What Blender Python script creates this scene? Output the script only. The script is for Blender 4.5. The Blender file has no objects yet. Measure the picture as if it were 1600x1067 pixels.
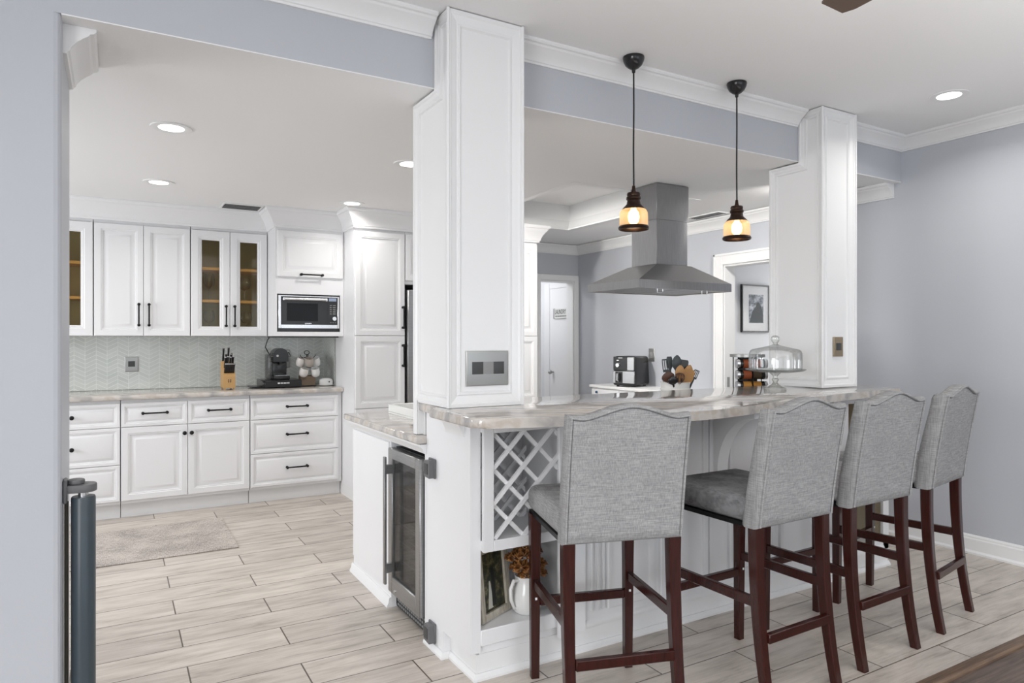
import bpy, bmesh, math, random
from mathutils import Vector, Matrix
random.seed(7)
SC = bpy.context.scene
COL = SC.collection
PI = math.pi

# ------------------------------------------------------------------ camera, world, big lights, exposure
cam_d = bpy.data.cameras.new('camera'); CAM = bpy.data.objects.new('camera', cam_d); COL.objects.link(CAM)
CAM.location = (0, 0, 1.355); CAM.rotation_euler = (PI/2, 0, math.radians(-30.2))
cam_d.sensor_width = 36; cam_d.lens = 36*1066.7/1600; cam_d.shift_y = -3/1600; cam_d.clip_start = 0.05
SC.camera = CAM
SC.view_settings.view_transform = 'Standard'; SC.view_settings.look = 'None'
SC.view_settings.gamma = 1.0; SC.view_settings.use_curve_mapping = False
SC.view_settings.exposure = 0.22

W = bpy.data.worlds.new('sky'); SC.world = W; W.use_nodes = True
W.node_tree.nodes['Background'].inputs[0].default_value = (0.80, 0.90, 1.0, 1)
W.node_tree.nodes['Background'].inputs[1].default_value = 1.5

def area(name, loc, target, sx, sy, power, col=(1, 1, 1)):
    d = bpy.data.lights.new(name, 'AREA'); d.shape = 'RECTANGLE'; d.size = sx; d.size_y = sy
    d.energy = power; d.color = col
    o = bpy.data.objects.new(name, d); COL.objects.link(o); o.location = loc
    o.rotation_euler = (Vector(target)-Vector(loc)).to_track_quat('-Z', 'Y').to_euler()
    return o
DAY = (0.985, 0.99, 1.0)
area('daylight_back_window', (-0.4, -3.93, 1.35), (-0.4, -1.5, 0), 2.3, 2.1, 9, DAY)
area('daylight_back_door', (2.9, -3.93, 1.25), (2.9, -1.5, 0), 2.5, 2.3, 9, DAY)
area('daylight_left_window', (-2.93, -1.2, 1.4), (0, -1.2, 0), 2.2, 1.9, 102, DAY)
area('daylight_kitchen_window', (-2.53, 4.9, 1.45), (0, 4.9, 0.5), 1.7, 1.3, 46, DAY)
area('daylight_side_room', (6.3, 4.0, 1.5), (4.9, 4.2, 1.4), 1.0, 1.4, 11, DAY)
area('added_ceiling_fill', (1.0, -1.35, 0.12), (1.0, -1.35, 5), 6.4, 3.9, 138, (1, .985, .965)).data.spread = math.radians(104)  # added upward fill behind the camera to brighten the ceiling, standing in for bounce
area('daylight_hall', (3.75, 7.3, 2.38), (3.9, 7.3, 0), 0.35, 0.9, 13, (1, 1, 1))

# ------------------------------------------------------------------ materials
def mat(name, col, rough=0.5, metal=0.0, spec=0.5, coat=0.0):
    m = bpy.data.materials.new(name); m.use_nodes = True
    b = m.node_tree.nodes['Principled BSDF']
    b.inputs['Base Color'].default_value = (*col, 1); b.inputs['Roughness'].default_value = rough
    b.inputs['Metallic'].default_value = metal; b.inputs['Specular IOR Level'].default_value = spec
    b.inputs['Coat Weight'].default_value = coat
    return m
class NT:
    def __init__(s, m): s.m = m; s.t = m.node_tree; s.b = s.t.nodes['Principled BSDF']
    def n(s, typ, **kw):
        x = s.t.nodes.new(typ)
        for k, v in kw.items():
            if k.startswith('i_'):
                key = k[2:]; key = int(key) if key.isdigit() else key.replace('_', ' ')
                x.inputs[key].default_value = v
            else: setattr(x, k, v)
        return x
    def l(s, a, ao, b, bi): s.t.links.new(a.outputs[ao], b.inputs[bi])
    def math(s, op, a, b=None, c=None):
        x = s.t.nodes.new('ShaderNodeMath'); x.operation = op
        for i, v in enumerate((a, b, c)):
            if v is None: continue
            if isinstance(v, (int, float)): x.inputs[i].default_value = v
            else: s.t.links.new(v, x.inputs[i])
        return x.outputs[0]
    def coord(s, scale=(1, 1, 1), loc=(0, 0, 0), rot=(0, 0, 0)):
        tc = s.t.nodes.new('ShaderNodeTexCoord'); mp = s.t.nodes.new('ShaderNodeMapping')
        mp.inputs['Scale'].default_value = scale; mp.inputs['Location'].default_value = loc; mp.inputs['Rotation'].default_value = rot
        s.t.links.new(tc.outputs['Object'], mp.inputs['Vector']); return mp.outputs[0]
    def noise(s, vec, scale, detail=3, rough=0.5, dist=0.0):
        x = s.t.nodes.new('ShaderNodeTexNoise'); x.inputs['Scale'].default_value = scale
        x.inputs['Detail'].default_value = detail; x.inputs['Roughness'].default_value = rough; x.inputs['Distortion'].default_value = dist
        s.t.links.new(vec, x.inputs['Vector']); return x.outputs['Fac']
    def ramp(s, fac, stops):
        x = s.t.nodes.new('ShaderNodeValToRGB'); e = x.color_ramp.elements
        while len(e) < len(stops): e.new(0.5)
        for i, (p, c) in enumerate(stops): e[i].position = p; e[i].color = (*c, 1)
        s.t.links.new(fac, x.inputs[0]); return x.outputs[0]
    def mix(s, fac, a, b, mode='MIX'):
        x = s.t.nodes.new('ShaderNodeMix'); x.data_type = 'RGBA'; x.blend_type = mode
        for i, v in ((0, fac), (6, a), (7, b)):
            if isinstance(v, (int, float)): x.inputs[i].default_value = v
            elif isinstance(v, tuple): x.inputs[i].default_value = (*v, 1)
            else: s.t.links.new(v, x.inputs[i])
        return x.outputs[2]
    def base(s, c): s.t.links.new(c, s.b.inputs['Base Color'])
    def bump(s, h, strength=0.2, dist=0.002):
        x = s.t.nodes.new('ShaderNodeBump'); x.inputs['Strength'].default_value = strength; x.inputs['Distance'].default_value = dist
        s.t.links.new(h, x.inputs['Height']); s.t.links.new(x.outputs[0], s.b.inputs['Normal'])

def painted(name, col, rough, scale=60, strength=0.08):
    m = mat(name, col, rough); t = NT(m); t.bump(t.noise(t.coord(), scale, 2), strength, 0.002); return m
M = {}
M['cab'] = painted('white_cabinet_paint', (0.83, 0.83, 0.84), 0.35, 25, 0.03)
M['trim'] = painted('white_trim_paint', (0.83, 0.83, 0.83), 0.38, 25, 0.03)
M['ceil'] = painted('ceiling_paint', (0.88, 0.88, 0.88), 0.85, 120, 0.25)
M['wall'] = painted('blue_grey_wall_paint', (0.505, 0.521, 0.560), 0.42, 160, 0.15)
M['wallw'] = painted('pale_wall_paint', (0.76, 0.77, 0.79), 0.6, 120, 0.1)
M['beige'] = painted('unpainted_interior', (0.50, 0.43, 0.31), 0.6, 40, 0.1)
M['black'] = mat('black_iron', (0.012, 0.012, 0.013), 0.38, 0.6)
M['blackp'] = mat('black_plastic', (0.012, 0.012, 0.013), 0.22)
M['greyp'] = mat('grey_plastic', (0.13, 0.13, 0.135), 0.45)
M['gate'] = mat('dark_slate_vinyl', (0.045, 0.062, 0.075), 0.35)
M['gateedge'] = mat('olive_dark_edge', (0.06, 0.05, 0.035), 0.5)
M['silver'] = mat('bright_silver', (0.75, 0.75, 0.76), 0.25, 1.0)
M['nickel'] = mat('brushed_nickel_plate', (0.42, 0.42, 0.41), 0.40, 0.85)
M['bronze'] = mat('bronze_plate', (0.36, 0.29, 0.20), 0.42, 0.75)
M['darkins'] = mat('dark_insert', (0.05, 0.05, 0.05), 0.4)
M['midins'] = mat('grey_insert', (0.25, 0.25, 0.25), 0.5)
M['ceramic'] = mat('white_glazed_ceramic', (0.82, 0.82, 0.80), 0.15)
M['cream'] = mat('cream_ceramic', (0.76, 0.72, 0.68), 0.22)
M['grille'] = mat('dark_grille', (0.03, 0.03, 0.03), 0.6)
M['wicker'] = mat('woven_basket', (0.22, 0.17, 0.12), 0.8)
M['navy'] = mat('blue_glass_knob', (0.02, 0.07, 0.16), 0.1)
M['white'] = mat('plain_white', (0.85, 0.85, 0.85), 0.5)
M['shelfwood'] = mat('warm_shelf_wood', (0.80, 0.48, 0.20), 0.45)
M['cabin'] = mat('cabinet_interior', (0.62, 0.55, 0.38), 0.6)
M['terracotta'] = mat('paprika', (0.30, 0.07, 0.02), 0.6)
M['ochre'] = mat('turmeric', (0.55, 0.26, 0.05), 0.6)
M['herb'] = mat('dark_herb', (0.06, 0.04, 0.02), 0.7)
M['oak'] = mat('oak_block', (0.52, 0.31, 0.12), 0.45)
M['woodspoon'] = mat('wooden_spoon', (0.45, 0.24, 0.09), 0.5)
M['darkwoodspoon'] = mat('dark_wooden_spoon', (0.09, 0.04, 0.025), 0.45)
M['slate'] = mat('grey_nylon', (0.05, 0.06, 0.065), 0.5)
M['fanwood'] = mat('walnut_fan_blade', (0.10, 0.065, 0.045), 0.45)
M['ironbrown'] = mat('bronzed_iron', (0.035, 0.018, 0.012), 0.35, 0.75)
M['gap'] = mat('shadow_gap', (0.02, 0.02, 0.02), 0.9)

def m_steel(name, col=(0.50, 0.50, 0.50), rough=0.30, axis=(2, 2, 120)):
    m = mat(name, col, rough, 1.0); t = NT(m)
    f = t.noise(t.coord(axis), 6, 3)
    t.base(t.ramp(f, [(0.3, tuple(c*0.86 for c in col)), (0.7, tuple(min(1, c*1.12) for c in col))]))
    t.bump(f, 0.04, 0.001); return m
M['steel'] = m_steel('brushed_stainless', (0.36, 0.36, 0.365), 0.31, (120, 120, 2))
M['steelh'] = m_steel('brushed_stainless_door', (0.40, 0.40, 0.40), 0.34)

def m_legwood():
    m = mat('mahogany_stain', (0.05, 0.012, 0.008), 0.24, 0, 0.4, 0.08); t = NT(m)
    f = t.noise(t.coord((30, 30, 3)), 3, 4)
    t.base(t.ramp(f, [(0.25, (0.028, 0.0055, 0.004)), (0.75, (0.046, 0.0095, 0.0065))])); return m
M['legwood'] = m_legwood()
def m_fabric():
    m = mat('grey_linen_weave', (0.4, 0.4, 0.41), 0.92, 0, 0.2); t = NT(m)
    a = t.noise(t.coord((430, 430, 24)), 1.0, 2, 0.6); b = t.noise(t.coord((22, 22, 470)), 1.0, 2, 0.6); c = t.noise(t.coord(), 9, 3)
    s = t.math('ADD', t.math('MULTIPLY', t.math('ADD', a, b), 0.5), t.math('MULTIPLY', t.math('SUBTRACT', c, 0.5), 0.12))
    t.base(t.ramp(s, [(0.34, (0.225, 0.224, 0.224)), (0.50, (0.335, 0.334, 0.334)), (0.66, (0.46, 0.458, 0.456))]))
    t.bump(s, 0.35, 0.002); return m
M['fabric'] = m_fabric(); M['seam'] = mat('dark_seam', (0.15, 0.15, 0.155), 0.9)
def m_velour():
    m = mat('dark_worn_seat_fabric', (0.16, 0.16, 0.165), 0.95, 0, 0.2); t = NT(m)
    a = t.noise(t.coord((300, 40, 40)), 1.0, 2); c = t.noise(t.coord(), 8, 4, 0.6)
    s = t.math('ADD', t.math('MULTIPLY', a, 0.35), t.math('MULTIPLY', c, 0.65))
    t.base(t.ramp(s, [(0.36, (0.085, 0.085, 0.088)), (0.62, (0.235, 0.235, 0.24))])); t.bump(a, 0.3, 0.002); return m
M['velour'] = m_velour()

def m_floor():
    m = mat('wood_look_tile', (0.6, 0.55, 0.5), 0.38); t = NT(m)
    BW, RH = 0.828, 0.2078
    v = t.coord(); sx = t.n('ShaderNodeSeparateXYZ'); t.t.links.new(v, sx.inputs[0])
    X, Y = sx.outputs[0], sx.outputs[1]
    r = t.math('DIVIDE', t.math('SUBTRACT', Y, 1.667-RH*20), RH)
    row = t.math('FLOOR', r); fy = t.math('SUBTRACT', r, row)
    odd = t.math('MODULO', row, 2.0)
    xs = t.math('ADD', t.math('DIVIDE', t.math('SUBTRACT', X, 0.26-BW*20), BW), t.math('MULTIPLY', odd, 0.5))
    cell = t.math('FLOOR', xs); fx = t.math('SUBTRACT', xs, cell)
    gx = t.math('MINIMUM', fx, t.math('SUBTRACT', 1.0, fx)); gy = t.math('MINIMUM', fy, t.math('SUBTRACT', 1.0, fy))
    g = t.math('MAXIMUM', t.math('LESS_THAN', gx, 0.0030/BW), t.math('LESS_THAN', gy, 0.0025/RH))
    cv = t.n('ShaderNodeCombineXYZ'); t.t.links.new(cell, cv.inputs[0]); t.t.links.new(row, cv.inputs[1])
    wn = t.n('ShaderNodeTexWhiteNoise'); wn.noise_dimensions = '3D'; t.t.links.new(cv.outputs[0], wn.inputs['Vector'])
    off = t.n('ShaderNodeVectorMath', operation='MULTIPLY_ADD'); t.t.links.new(wn.outputs['Color'], off.inputs[0])
    off.inputs[1].default_value = (9, 9, 9)
    mp = t.coord((1.6, 9.0, 1)); t.t.links.new(mp, off.inputs[2])
    grain = t.noise(off.outputs[0], 2.2, 5, 0.6, 0.4)
    off2 = t.n('ShaderNodeVectorMath', operation='MULTIPLY_ADD'); t.t.links.new(wn.outputs['Color'], off2.inputs[0]); off2.inputs[1].default_value = (7, 7, 7)
    mp2 = t.coord((2.2, 60.0, 1)); t.t.links.new(mp2, off2.inputs[2]); fine = t.noise(off2.outputs[0], 2.0, 3, 0.6)
    sm = t.math('ADD', t.math('MULTIPLY', grain, 0.72), t.math('MULTIPLY', fine, 0.28))
    c = t.ramp(sm, [(0.30, (0.33, 0.29, 0.25)), (0.44, (0.53, 0.475, 0.42)), (0.58, (0.64, 0.58, 0.52)), (0.75, (0.71, 0.655, 0.595))])
    tone = t.math('ADD', t.math('MULTIPLY', wn.outputs['Value'], 0.16), 0.90)
    tc = t.n('ShaderNodeCombineXYZ'); [t.t.links.new(tone, tc.inputs[i]) for i in range(3)]
    c = t.mix(1.0, c, tc.outputs[0], 'MULTIPLY')
    c = t.mix(g, c, (0.10, 0.078, 0.06)); t.base(c)
    t.bump(t.math('SUBTRACT', t.math('MULTIPLY', fine, 0.15), g), 0.25, 0.002); return m
M['floor'] = m_floor()
def m_darkfloor():
    m = mat('dark_hardwood', (0.15, 0.1, 0.08), 0.4); t = NT(m)
    f = t.noise(t.coord((1.5, 28, 1)), 2.4, 5, 0.6, 0.3)
    t.base(t.ramp(f, [(0.3, (0.060, 0.042, 0.034)), (0.7, (0.20, 0.145, 0.115))])); return m
M['dfloor'] = m_darkfloor()
def m_strip():
    m = mat('brown_wood_threshold', (0.2, 0.13, 0.09), 0.45); t = NT(m)
    f = t.noise(t.coord((2, 40, 10)), 2.4, 5, 0.6, 0.3)
    t.base(t.ramp(f, [(0.3, (0.10, 0.06, 0.038)), (0.7, (0.26, 0.17, 0.11))])); return m
M['strip'] = m_strip()
def m_granite():
    m = mat('veined_granite', (0.6, 0.56, 0.5), 0.07, 0, 0.6, 0.2); t = NT(m)
    v = t.coord((1, 1, 1), (0, 0, 0), (0, 0.5, math.radians(34)))
    wv = t.n('ShaderNodeTexWave', wave_type='BANDS', bands_direction='Y'); t.t.links.new(v, wv.inputs['Vector'])
    wv.inputs['Scale'].default_value = 2.3; wv.inputs['Distortion'].default_value = 7.5; wv.inputs['Detail'].default_value = 4
    wv.inputs['Detail Scale'].default_value = 1.3; wv.inputs['Detail Roughness'].default_value = 0.62
    n2 = t.noise(t.coord((3, 14, 8), (0, 0, 0), (0, 0.4, math.radians(34))), 2.5, 6, 0.65, 0.6)
    s = t.math('ADD', t.math('MULTIPLY', wv.outputs['Fac'], 0.45), t.math('MULTIPLY', n2, 0.55))
    t.base(t.ramp(s, [(0.20, (0.36, 0.345, 0.335)), (0.34, (0.47, 0.445, 0.42)), (0.48, (0.58, 0.54, 0.50)), (0.62, (0.61, 0.57, 0.53)), (0.74, (0.51, 0.45, 0.39)), (0.9, (0.65, 0.62, 0.59))]))
    return m
M['granite'] = m_granite()
def m_chevron():
    m = mat('chevron_glass_tile', (0.5, 0.55, 0.52), 0.16, 0, 0.5); t = NT(m)
    tc = t.n('ShaderNodeTexCoord'); sx = t.n('ShaderNodeSeparateXYZ'); t.t.links.new(tc.outputs['Object'], sx.inputs[0])
    X = t.math('ADD', sx.outputs[0], sx.outputs[1]); Z = sx.outputs[2]
    CW = 0.0765
    u = t.math('DIVIDE', t.math('ADD', X, 20.0), CW); cu = t.math('FLOOR', u); fu = t.math('SUBTRACT', u, cu)
    tri = t.math('PINGPONG', u, 1.0)
    q = t.math('DIVIDE', t.math('SUBTRACT', Z, t.math('MULTIPLY', tri, 0.040)), 0.034)
    cq = t.math('FLOOR', q); fq = t.math('SUBTRACT', q, cq)
    g = t.math('MAXIMUM', t.math('LESS_THAN', t.math('MINIMUM', fu, t.math('SUBTRACT', 1.0, fu)), 0.020), t.math('LESS_THAN', t.math('MINIMUM', fq, t.math('SUBTRACT', 1.0, fq)), 0.06))
    cv = t.n('ShaderNodeCombineXYZ'); t.t.links.new(cu, cv.inputs[0]); t.t.links.new(cq, cv.inputs[1])
    wn = t.n('ShaderNodeTexWhiteNoise'); t.t.links.new(cv.outputs[0], wn.inputs['Vector'])
    c = t.ramp(wn.outputs['Value'], [(0.0, (0.54, 0.565, 0.53)), (1.0, (0.61, 0.63, 0.595))])
    t.base(t.mix(g, c, (0.76, 0.77, 0.74))); t.bump(t.math('MULTIPLY', g, -1.0), 0.3, 0.001); return m
M['tile'] = m_chevron()
def m_rug():
    m = mat('flatweave_rug', (0.5, 0.46, 0.42), 0.95, 0, 0.1); t = NT(m)
    a = t.noise(t.coord((30, 220, 1)), 1, 2); b = t.noise(t.coord((220, 30, 1)), 1, 2); c = t.noise(t.coord(), 5, 4)
    s = t.math('ADD', t.math('MULTIPLY', t.math('ADD', a, b), 0.36), t.math('MULTIPLY', c, 0.28))
    t.base(t.ramp(s, [(0.38, (0.25, 0.225, 0.21)), (0.5, (0.47, 0.425, 0.39)), (0.62, (0.66, 0.60, 0.55))])); t.bump(s, 0.4, 0.003); return m
M['rug'] = m_rug()

def m_glass(name, tint=(0.97, 0.985, 0.98), edge=(0.45, 0.5, 0.5), gl=0.10, rough=0.02, blend=0.35):
    m = bpy.data.materials.new(name); m.use_nodes = True; t = m.node_tree; t.nodes.clear()
    o = t.nodes.new('ShaderNodeOutputMaterial'); lw = t.nodes.new('ShaderNodeLayerWeight'); lw.inputs[0].default_value = blend
    rp = t.nodes.new('ShaderNodeValToRGB'); e = rp.color_ramp.elements; e[0].color = (*tint, 1); e[1].color = (*edge, 1); e[0].position = 0.45
    t.links.new(lw.outputs['Facing'], rp.inputs[0])
    tr = t.nodes.new('ShaderNodeBsdfTransparent'); t.links.new(rp.outputs[0], tr.inputs[0])
    g = t.nodes.new('ShaderNodeBsdfGlossy'); g.inputs['Roughness'].default_value = rough
    mx = t.nodes.new('ShaderNodeMixShader'); fr = t.nodes.new('ShaderNodeMath'); fr.operation = 'MULTIPLY_ADD'
    fr.inputs[1].default_value = 0.55; fr.inputs[2].default_value = gl*0.5
    t.links.new(lw.outputs['Fresnel'], fr.inputs[0]); t.links.new(fr.outputs[0], mx.inputs[0])
    t.links.new(tr.outputs[0], mx.inputs[1]); t.links.new(g.outputs[0], mx.inputs[2]); t.links.new(mx.outputs[0], o.inputs[0]); return m
M['glass'] = m_glass('clear_glass', (0.98, 0.985, 0.985), (0.58, 0.61, 0.61), 0.08)
M['stem'] = m_glass('stemware_glass', (0.94, 0.95, 0.94), (0.36, 0.39, 0.38), 0.12)
M['amber'] = m_glass('amber_glass', (1.0, 0.88, 0.70), (0.80, 0.52, 0.26), 0.03)
def add_translucent(m, col, f):
    t = m.node_tree; o = [n for n in t.nodes if n.type == 'OUTPUT_MATERIAL'][0]; src = o.inputs[0].links[0].from_socket
    tr = t.nodes.new('ShaderNodeBsdfTranslucent'); tr.inputs[0].default_value = (*col, 1); mx = t.nodes.new('ShaderNodeMixShader'); mx.inputs[0].default_value = f
    t.links.new(src, mx.inputs[1]); t.links.new(tr.outputs[0], mx.inputs[2]); t.links.new(mx.outputs[0], o.inputs[0])
add_translucent(M['amber'], (1.0, 0.76, 0.50), 0.36)
M['cabglass'] = m_glass('cabinet_pane', (0.86, 0.83, 0.72), (0.7, 0.68, 0.6), 0.04, 0.04, 0.12)
M['smoke'] = m_glass('smoked_glass', (0.56, 0.56, 0.56), (0.3, 0.3, 0.3), 0.16, 0.03, 0.2)
M['frameglass'] = m_glass('picture_glass', (0.98, 0.98, 0.98), (0.7, 0.7, 0.7), 0.0, 0.02, 0.04)
def emis(name, col, s):
    m = bpy.data.materials.new(name); m.use_nodes = True; t = m.node_tree; t.nodes.clear()
    o = t.nodes.new('ShaderNodeOutputMaterial'); e = t.nodes.new('ShaderNodeEmission'); e.inputs[0].default_value = (*col, 1); e.inputs[1].default_value = s
    t.links.new(e.outputs[0], o.inputs[0]); return m
M['led'] = emis('downlight_lens_lit', (1.0, 0.98, 0.95), 6.0)
M['bulb'] = emis('warm_bulb_lit', (1.0, 0.66, 0.32), 10.0)
M['display'] = emis('appliance_display', (0.55, 0.65, 0.85), 0.5)
def m_photo(name, cols, scale, stretch=(1, 1, 1)):
    m = mat(name, (0.5, 0.5, 0.5), 0.35); t = NT(m); t.base(t.ramp(t.noise(t.coord(stretch), scale, 6, 0.7), cols)); return m
M['foliage_photo'] = m_photo('printed_foliage', [(0.38, (0.008, 0.009, 0.006)), (0.5, (0.035, 0.036, 0.018)), (0.6, (0.13, 0.11, 0.05)), (0.72, (0.36, 0.34, 0.26))], 26)
M['mono_photo'] = m_photo('printed_monochrome', [(0.38, (0.06, 0.07, 0.08)), (0.5, (0.22, 0.25, 0.29)), (0.62, (0.62, 0.65, 0.70))], 11, (1, 1, 2.2))
M['flower'] = m_photo('dried_petals', [(0.35, (0.14, 0.05, 0.015)), (0.55, (0.36, 0.16, 0.05)), (0.72, (0.58, 0.33, 0.14))], 60)
M['dress'] = mat('printed_white', (0.6, 0.58, 0.52), 0.5)
M['suit'] = mat('printed_dark', (0.012, 0.012, 0.012), 0.5)
M['framewood'] = m_photo('weathered_white_frame', [(0.35, (0.34, 0.30, 0.24)), (0.6, (0.62, 0.57, 0.48))], 12, (10, 10, 1))

# ------------------------------------------------------------------ mesh builder
class B:
    def __init__(s): s.bm = bmesh.new()
    def _new(s, n0):
        s.bm.verts.ensure_lookup_table(); return s.bm.verts[n0:]
    def box(s, x0, y0, z0, x1, y1, z1, bev=0.0, seg=1):
        r = bmesh.ops.create_cube(s.bm, size=1.0); vs = r['verts']
        for v in vs: v.co = Vector(((x0+x1)/2+v.co.x*abs(x1-x0), (y0+y1)/2+v.co.y*abs(y1-y0), (z0+z1)/2+v.co.z*abs(z1-z0)))
        if bev > 0:
            es = {e for v in vs for e in v.link_edges}
            bmesh.ops.bevel(s.bm, geom=list(es), offset=min(bev, 0.45*min(abs(x1-x0), abs(y1-y0), abs(z1-z0))), segments=seg, affect='EDGES', profile=0.5)
        return s
    def loft(s, rings, cap=True, close=True):
        R = [[s.bm.verts.new(Vector(p)) for p in r] for r in rings]
        n = len(R[0])
        for a, b in zip(R, R[1:]):
            for i in range(n if close else n-1):
                j = (i+1) % n
                try: s.bm.faces.new((a[i], a[j], b[j], b[i]))
                except ValueError: pass
        if cap and close:
            for r in (R[0], R[-1]):
                try: s.bm.faces.new(r)
                except ValueError: pass
        return s
    def lathe(s, c, prof, n=24, cap=True, sx=1.0, sy=1.0):
        rings = [[(c[0]+r*sx*math.cos(2*PI*i/n), c[1]+r*sy*math.sin(2*PI*i/n), c[2]+z) for i in range(n)] for r, z in prof]
        return s.loft(rings, cap)
    def tube(s, pts, r, n=10, cap=True, closed=False):
        pts = [Vector(p) for p in pts]; rs = r if isinstance(r, (list, tuple)) else [r]*len(pts)
        rings = []; up = Vector((0, 0, 1)); m = len(pts); prev = None
        for i, p in enumerate(pts):
            if closed: d = pts[(i+1) % m]-pts[i-1]
            else: d = pts[min(i+1, m-1)]-pts[max(i-1, 0)]
            d.normalize()
            if prev is None: a = d.cross(up if abs(d.z) < 0.95 else Vector((1, 0, 0))).normalized()
            else: a = (prev-d*prev.dot(d)).normalized()
            prev = a; b = d.cross(a)
            rings.append([p+(a*math.cos(2*PI*k/n)+b*math.sin(2*PI*k/n))*rs[i] for k in range(n)])
        if closed: rings.append(rings[0]); cap = False
        s.loft(rings, cap)
        if closed: bmesh.ops.remove_doubles(s.bm, verts=s.bm.verts[:], dist=1e-6)
        return s
    def cyl(s, p0, p1, r, n=16): return s.tube([p0, p1], r, n)
    def ball(s, c, r, sc=(1, 1, 1), u=16, v=10):
        res = bmesh.ops.create_uvsphere(s.bm, u_segments=u, v_segments=v, radius=r)
        for x in res['verts']: x.co = Vector((c[0]+x.co.x*sc[0], c[1]+x.co.y*sc[1], c[2]+x.co.z*sc[2]))
        return s
    def prism(s, poly, z0, z1, bev=0.0, seg=2):
        n0 = len(s.bm.verts); b = [s.bm.verts.new((x, y, z0)) for x, y in poly]; t = [s.bm.verts.new((x, y, z1)) for x, y in poly]
        n = len(poly); fs = [s.bm.faces.new(b[::-1]), s.bm.faces.new(t)]
        for i in range(n): s.bm.faces.new((b[i], b[(i+1) % n], t[(i+1) % n], t[i]))
        if bev:
            es = [e for f in fs for e in f.edges]
            bmesh.ops.bevel(s.bm, geom=es, offset=bev, segments=seg, affect='EDGES', profile=0.5)
        return s
    def extr(s, poly, o, u, v, n, d0, d1):
        o, u, v, n = map(Vector, (o, u, v, n))
        P = lambda a, b, d: o+u*a+v*b+n*d
        return s.loft([[P(a, b, d0) for a, b in poly], [P(a, b, d1) for a, b in poly]])
    def xf(s, mtx): bmesh.ops.transform(s.bm, matrix=mtx, verts=s.bm.verts[:]); return s
def offset_poly(p, d):
    n = len(p); out = []
    for i in range(n):
        a, b, c = Vector(p[i-1]), Vector(p[i]), Vector(p[(i+1) % n])
        e1 = (b-a).normalized(); e2 = (c-b).normalized()
        n1 = Vector((-e1.y, e1.x)); n2 = Vector((-e2.y, e2.x)); k = 1+n1.dot(n2)
        out.append(tuple(b+(n1+n2)*(d/max(k, 0.2))))
    return out
def ccw(p):
    return p if sum(p[i-1][0]*p[i][1]-p[i][0]*p[i-1][1] for i in range(len(p))) > 0 else p[::-1]
def panel(b, o, u, v, n, poly, steps, th):
    """moulded panel: poly CCW in (u,v); steps = (inset, height along n)"""
    o, u, v, n = map(Vector, (o, u, v, n))
    if isinstance(poly, tuple): w, h = poly; poly = [(0, 0), (w, 0), (w, h), (0, h)]
    poly = ccw(poly); rings = [] if th is None else [[o+u*x+v*y-n*th for x, y in poly]]
    for ins, d in steps: rings.append([o+u*x+v*y+n*d for x, y in offset_poly(poly, ins)])
    if th is None:
        b.loft(rings, False); b.loft([rings[-1], [p-n*.0005 for p in rings[-1]]]); return b
    return b.loft(rings)
DOOR = [(0, -0.004), (0.004, 0.0), (0.044, 0.0), (0.048, -0.004), (0.055, -0.004), (0.058, -0.011), (0.067, -0.0125), (0.090, -0.004), (0.094, -0.002), (0.098, -0.002)]
DRAWER = [(0, -0.004), (0.004, 0.0), (0.022, 0.0), (0.026, -0.004), (0.031, -0.004), (0.034, -0.010), (0.041, -0.011), (0.056, -0.003), (0.060, -0.002)]
COLP = [(0, 0.0), (0.014, 0.0), (0.020, -0.005), (0.036, -0.009), (0.046, -0.015), (0.050, -0.015), (0.053, -0.009), (0.060, -0.009), (0.066, -0.018), (0.070, -0.018)]
BASEP = [(0, -0.004), (0.004, 0.0), (0.012, 0.0), (0.022, -0.007), (0.030, -0.007), (0.034, -0.015), (0.044, -0.016)]
def sweep(b, path, z, prof, side=1, closed=False):
    """horizontal moulding: path of (x,y); prof = (out, dz) closed outline; out is along side*left-normal"""
    P = [Vector(p) for p in path]; m = len(P); rings = []
    for i in range(m):
        if closed: a, c = P[i-1], P[(i+1) % m]
        else: a, c = P[max(i-1, 0)], P[min(i+1, m-1)]
        e1 = (P[i]-a); e2 = (c-P[i])
        if e1.length < 1e-9: e1 = e2
        if e2.length < 1e-9: e2 = e1
        e1.normalize(); e2.normalize()
        n1 = Vector((-e1.y, e1.x))*side; n2 = Vector((-e2.y, e2.x))*side
        nn = (n1+n2)/max(1+n1.dot(n2), 0.2)
        rings.append([(P[i].x+nn.x*o_, P[i].y+nn.y*o_, z+dz) for o_, dz in prof])
    if closed: rings.append(rings[0])
    b.loft(rings, not closed)
    if closed: bmesh.ops.remove_doubles(b.bm, verts=b.bm.verts[:], dist=1e-6)
    return b
CROWN = [(0, 0), (0, -0.088), (0.010, -0.088), (0.013, -0.080), (0.018, -0.077), (0.022, -0.066), (0.034, -0.050), (0.052, -0.034), (0.064, -0.026), (0.070, -0.018), (0.080, -0.015), (0.086, -0.008), (0.086, 0)]
def crown(k, kz=None): kz = kz or k; return [(a*k, c*kz) for a, c in CROWN]

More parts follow.
